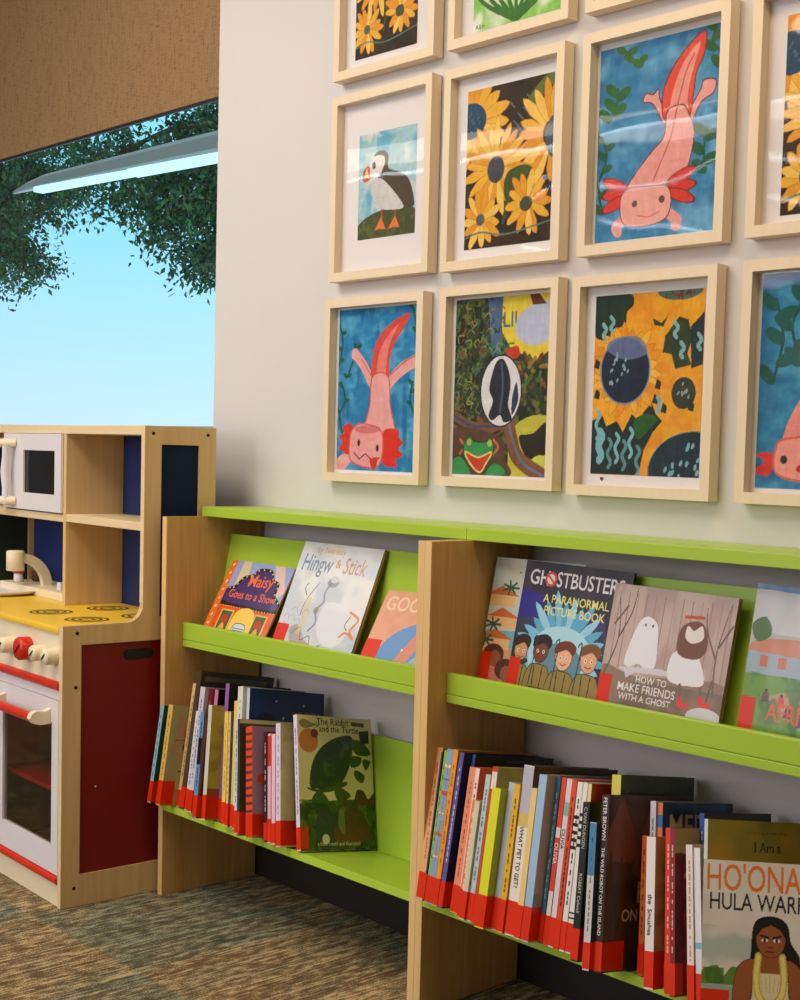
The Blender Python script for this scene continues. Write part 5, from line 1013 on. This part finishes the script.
# ------------------------------------------------------------------ trees outside the window
def tree(label, base, trunk_h, limbs, seed, nleaf, mt, ls=.055):
    """limbs: list of polylines in world space; leaves hang around their outer ends"""
    rs = np.random.RandomState(seed); t = thing('tree', label, 'tree', base, 0, 'trees outside the window'); B_ = Vector(base)
    tr = MB(); tr.tube([(0, 0, -.0), (.05, 0, trunk_h*.5), (0, .05, trunk_h)], [.22, .17, .13], 12)
    pts = []
    for L_ in limbs:
        P = [Vector(p)-B_ for p in L_[0]]; S = [Vector(q_) for q_ in spline([tuple(p) for p in P], False)]; n_ = len(S)
        tr.tube(S, [.07*(1-i/n_)+.008 for i in range(n_)], 6)
        for i in range(n_//5, n_):
            for _ in range(3):
                d_ = Vector(rs.normal(0, 1, 3)); d_.z = d_.z*.5-.35; d_.normalize(); ln = L_[1]*(.5+rs.rand()); e_ = S[i]+d_*ln
                tr.tube([S[i], S[i]+d_*ln*.5+Vector((0, 0, .03)), e_], [.011, .007, .003], 4, cap=False); pts.append((S[i], e_))
    tr.build('trunk', M['bark'], t)
    V = []; F = []
    k = 0
    while k < nleaf:
        a_, b_ = pts[rs.randint(len(pts))]; s_ = rs.rand()**.6; c_ = a_+(b_-a_)*s_+Vector(rs.normal(0, .10, 3))
        for _ in range(5):
            q_ = c_+Vector(rs.normal(0, .055, 3)); u = Vector(rs.normal(0, 1, 3)); u.z -= .8; u.normalize(); v = u.cross(Vector(rs.normal(0, 1, 3))).normalized(); w_ = u.cross(v)
            l_ = ls*(.7+.7*rs.rand()); n0 = len(V)
            V += [q_, q_+u*l_*.45+v*l_*.24+w_*l_*.05, q_+u*l_, q_+u*l_*.45-v*l_*.24+w_*l_*.05]; F += [(n0, n0+1, n0+2), (n0, n0+2, n0+3)]; k += 1
    lf = MB(); lf.v = [tuple(p) for p in V]; lf.f = F; lf.mi = [int(x) for x in rs.randint(0, 2, len(F)//2).repeat(2)]; lf.sm = [False]*len(F); 
    me = bpy.data.meshes.new('foliage'); me.from_pydata(lf.v, [], lf.f); me.materials.append(mt[0]); me.materials.append(mt[1]); me.polygons.foreach_set('material_index', lf.mi); me.update()
    link(bpy.data.objects.new('foliage', me), t); return t
CAM = Vector((3.0999, -2.1867, 1.15))
tree('leafy tree whose drooping branches enter from the left of the window', (-16.4, 6.2, 0), 3.0, [
  ([(-16.4, 6.25, 2.9), (-15.6, 6.1, 4.4), (-14.4, 6, 5.0), (-13.1, 6, 4.95)], .45),
  ([(-16.4, 6.25, 2.9), (-15.4, 6, 4.3), (-14.0, 6, 4.6), (-12.9, 5.9, 4.35)], .40),
  ([(-16.4, 6.25, 2.8), (-15.2, 6, 3.9), (-14.3, 6, 4.1), (-13.4, 5.9, 4.0)], .38),
  ([(-16.4, 6.25, 2.8), (-15.2, 6, 3.5), (-14.4, 6.1, 3.75), (-13.6, 6, 3.45)], .36),
  ([(-16.4, 6.25, 3.0), (-15.4, 6.1, 4.9), (-14.2, 6, 5.5), (-13.0, 6, 5.4)], .5),
  ([(-16.4, 6.25, 2.8), (-15.2, 6.3, 4.2), (-14.4, 6.5, 4.6), (-13.4, 6.6, 4.5)], .45)], 4, 20000, (M['leaf'], M['leaf2']), .075)
tree('leafy tree whose crown hangs over the right half of the window', (-7.4, 6.4, 0), 3.2, [
  ([(-7.4, 6.45, 3.1), (-8.4, 6.2, 4.6), (-9.8, 6, 5.1), (-12.6, 6, 5.0)], .45),
  ([(-7.4, 6.45, 3.1), (-8.6, 6.2, 4.3), (-10.0, 6, 4.6), (-12.0, 6, 4.4)], .38),
  ([(-7.4, 6.45, 3.0), (-8.6, 6, 3.9), (-10.0, 6, 4.2), (-11.4, 6.1, 4.05)], .36),
  ([(-7.4, 6.45, 3.0), (-8.4, 6, 3.6), (-9.6, 6, 3.8), (-10.7, 6.1, 3.65)], .34),
  ([(-7.4, 6.45, 2.9), (-8.2, 6, 3.3), (-9.0, 6, 3.4), (-9.9, 6, 3.15)], .32),
  ([(-7.4, 6.45, 3.1), (-8.4, 6.2, 5.0), (-9.8, 6, 5.5), (-12.0, 6, 5.5)], .5),
  ([(-7.4, 6.45, 3.1), (-8.6, 6.6, 4.5), (-9.8, 6.8, 4.8), (-11.2, 6.9, 4.7)], .45)], 9, 30000, (M['leaf'], M['leaf2']), .075)
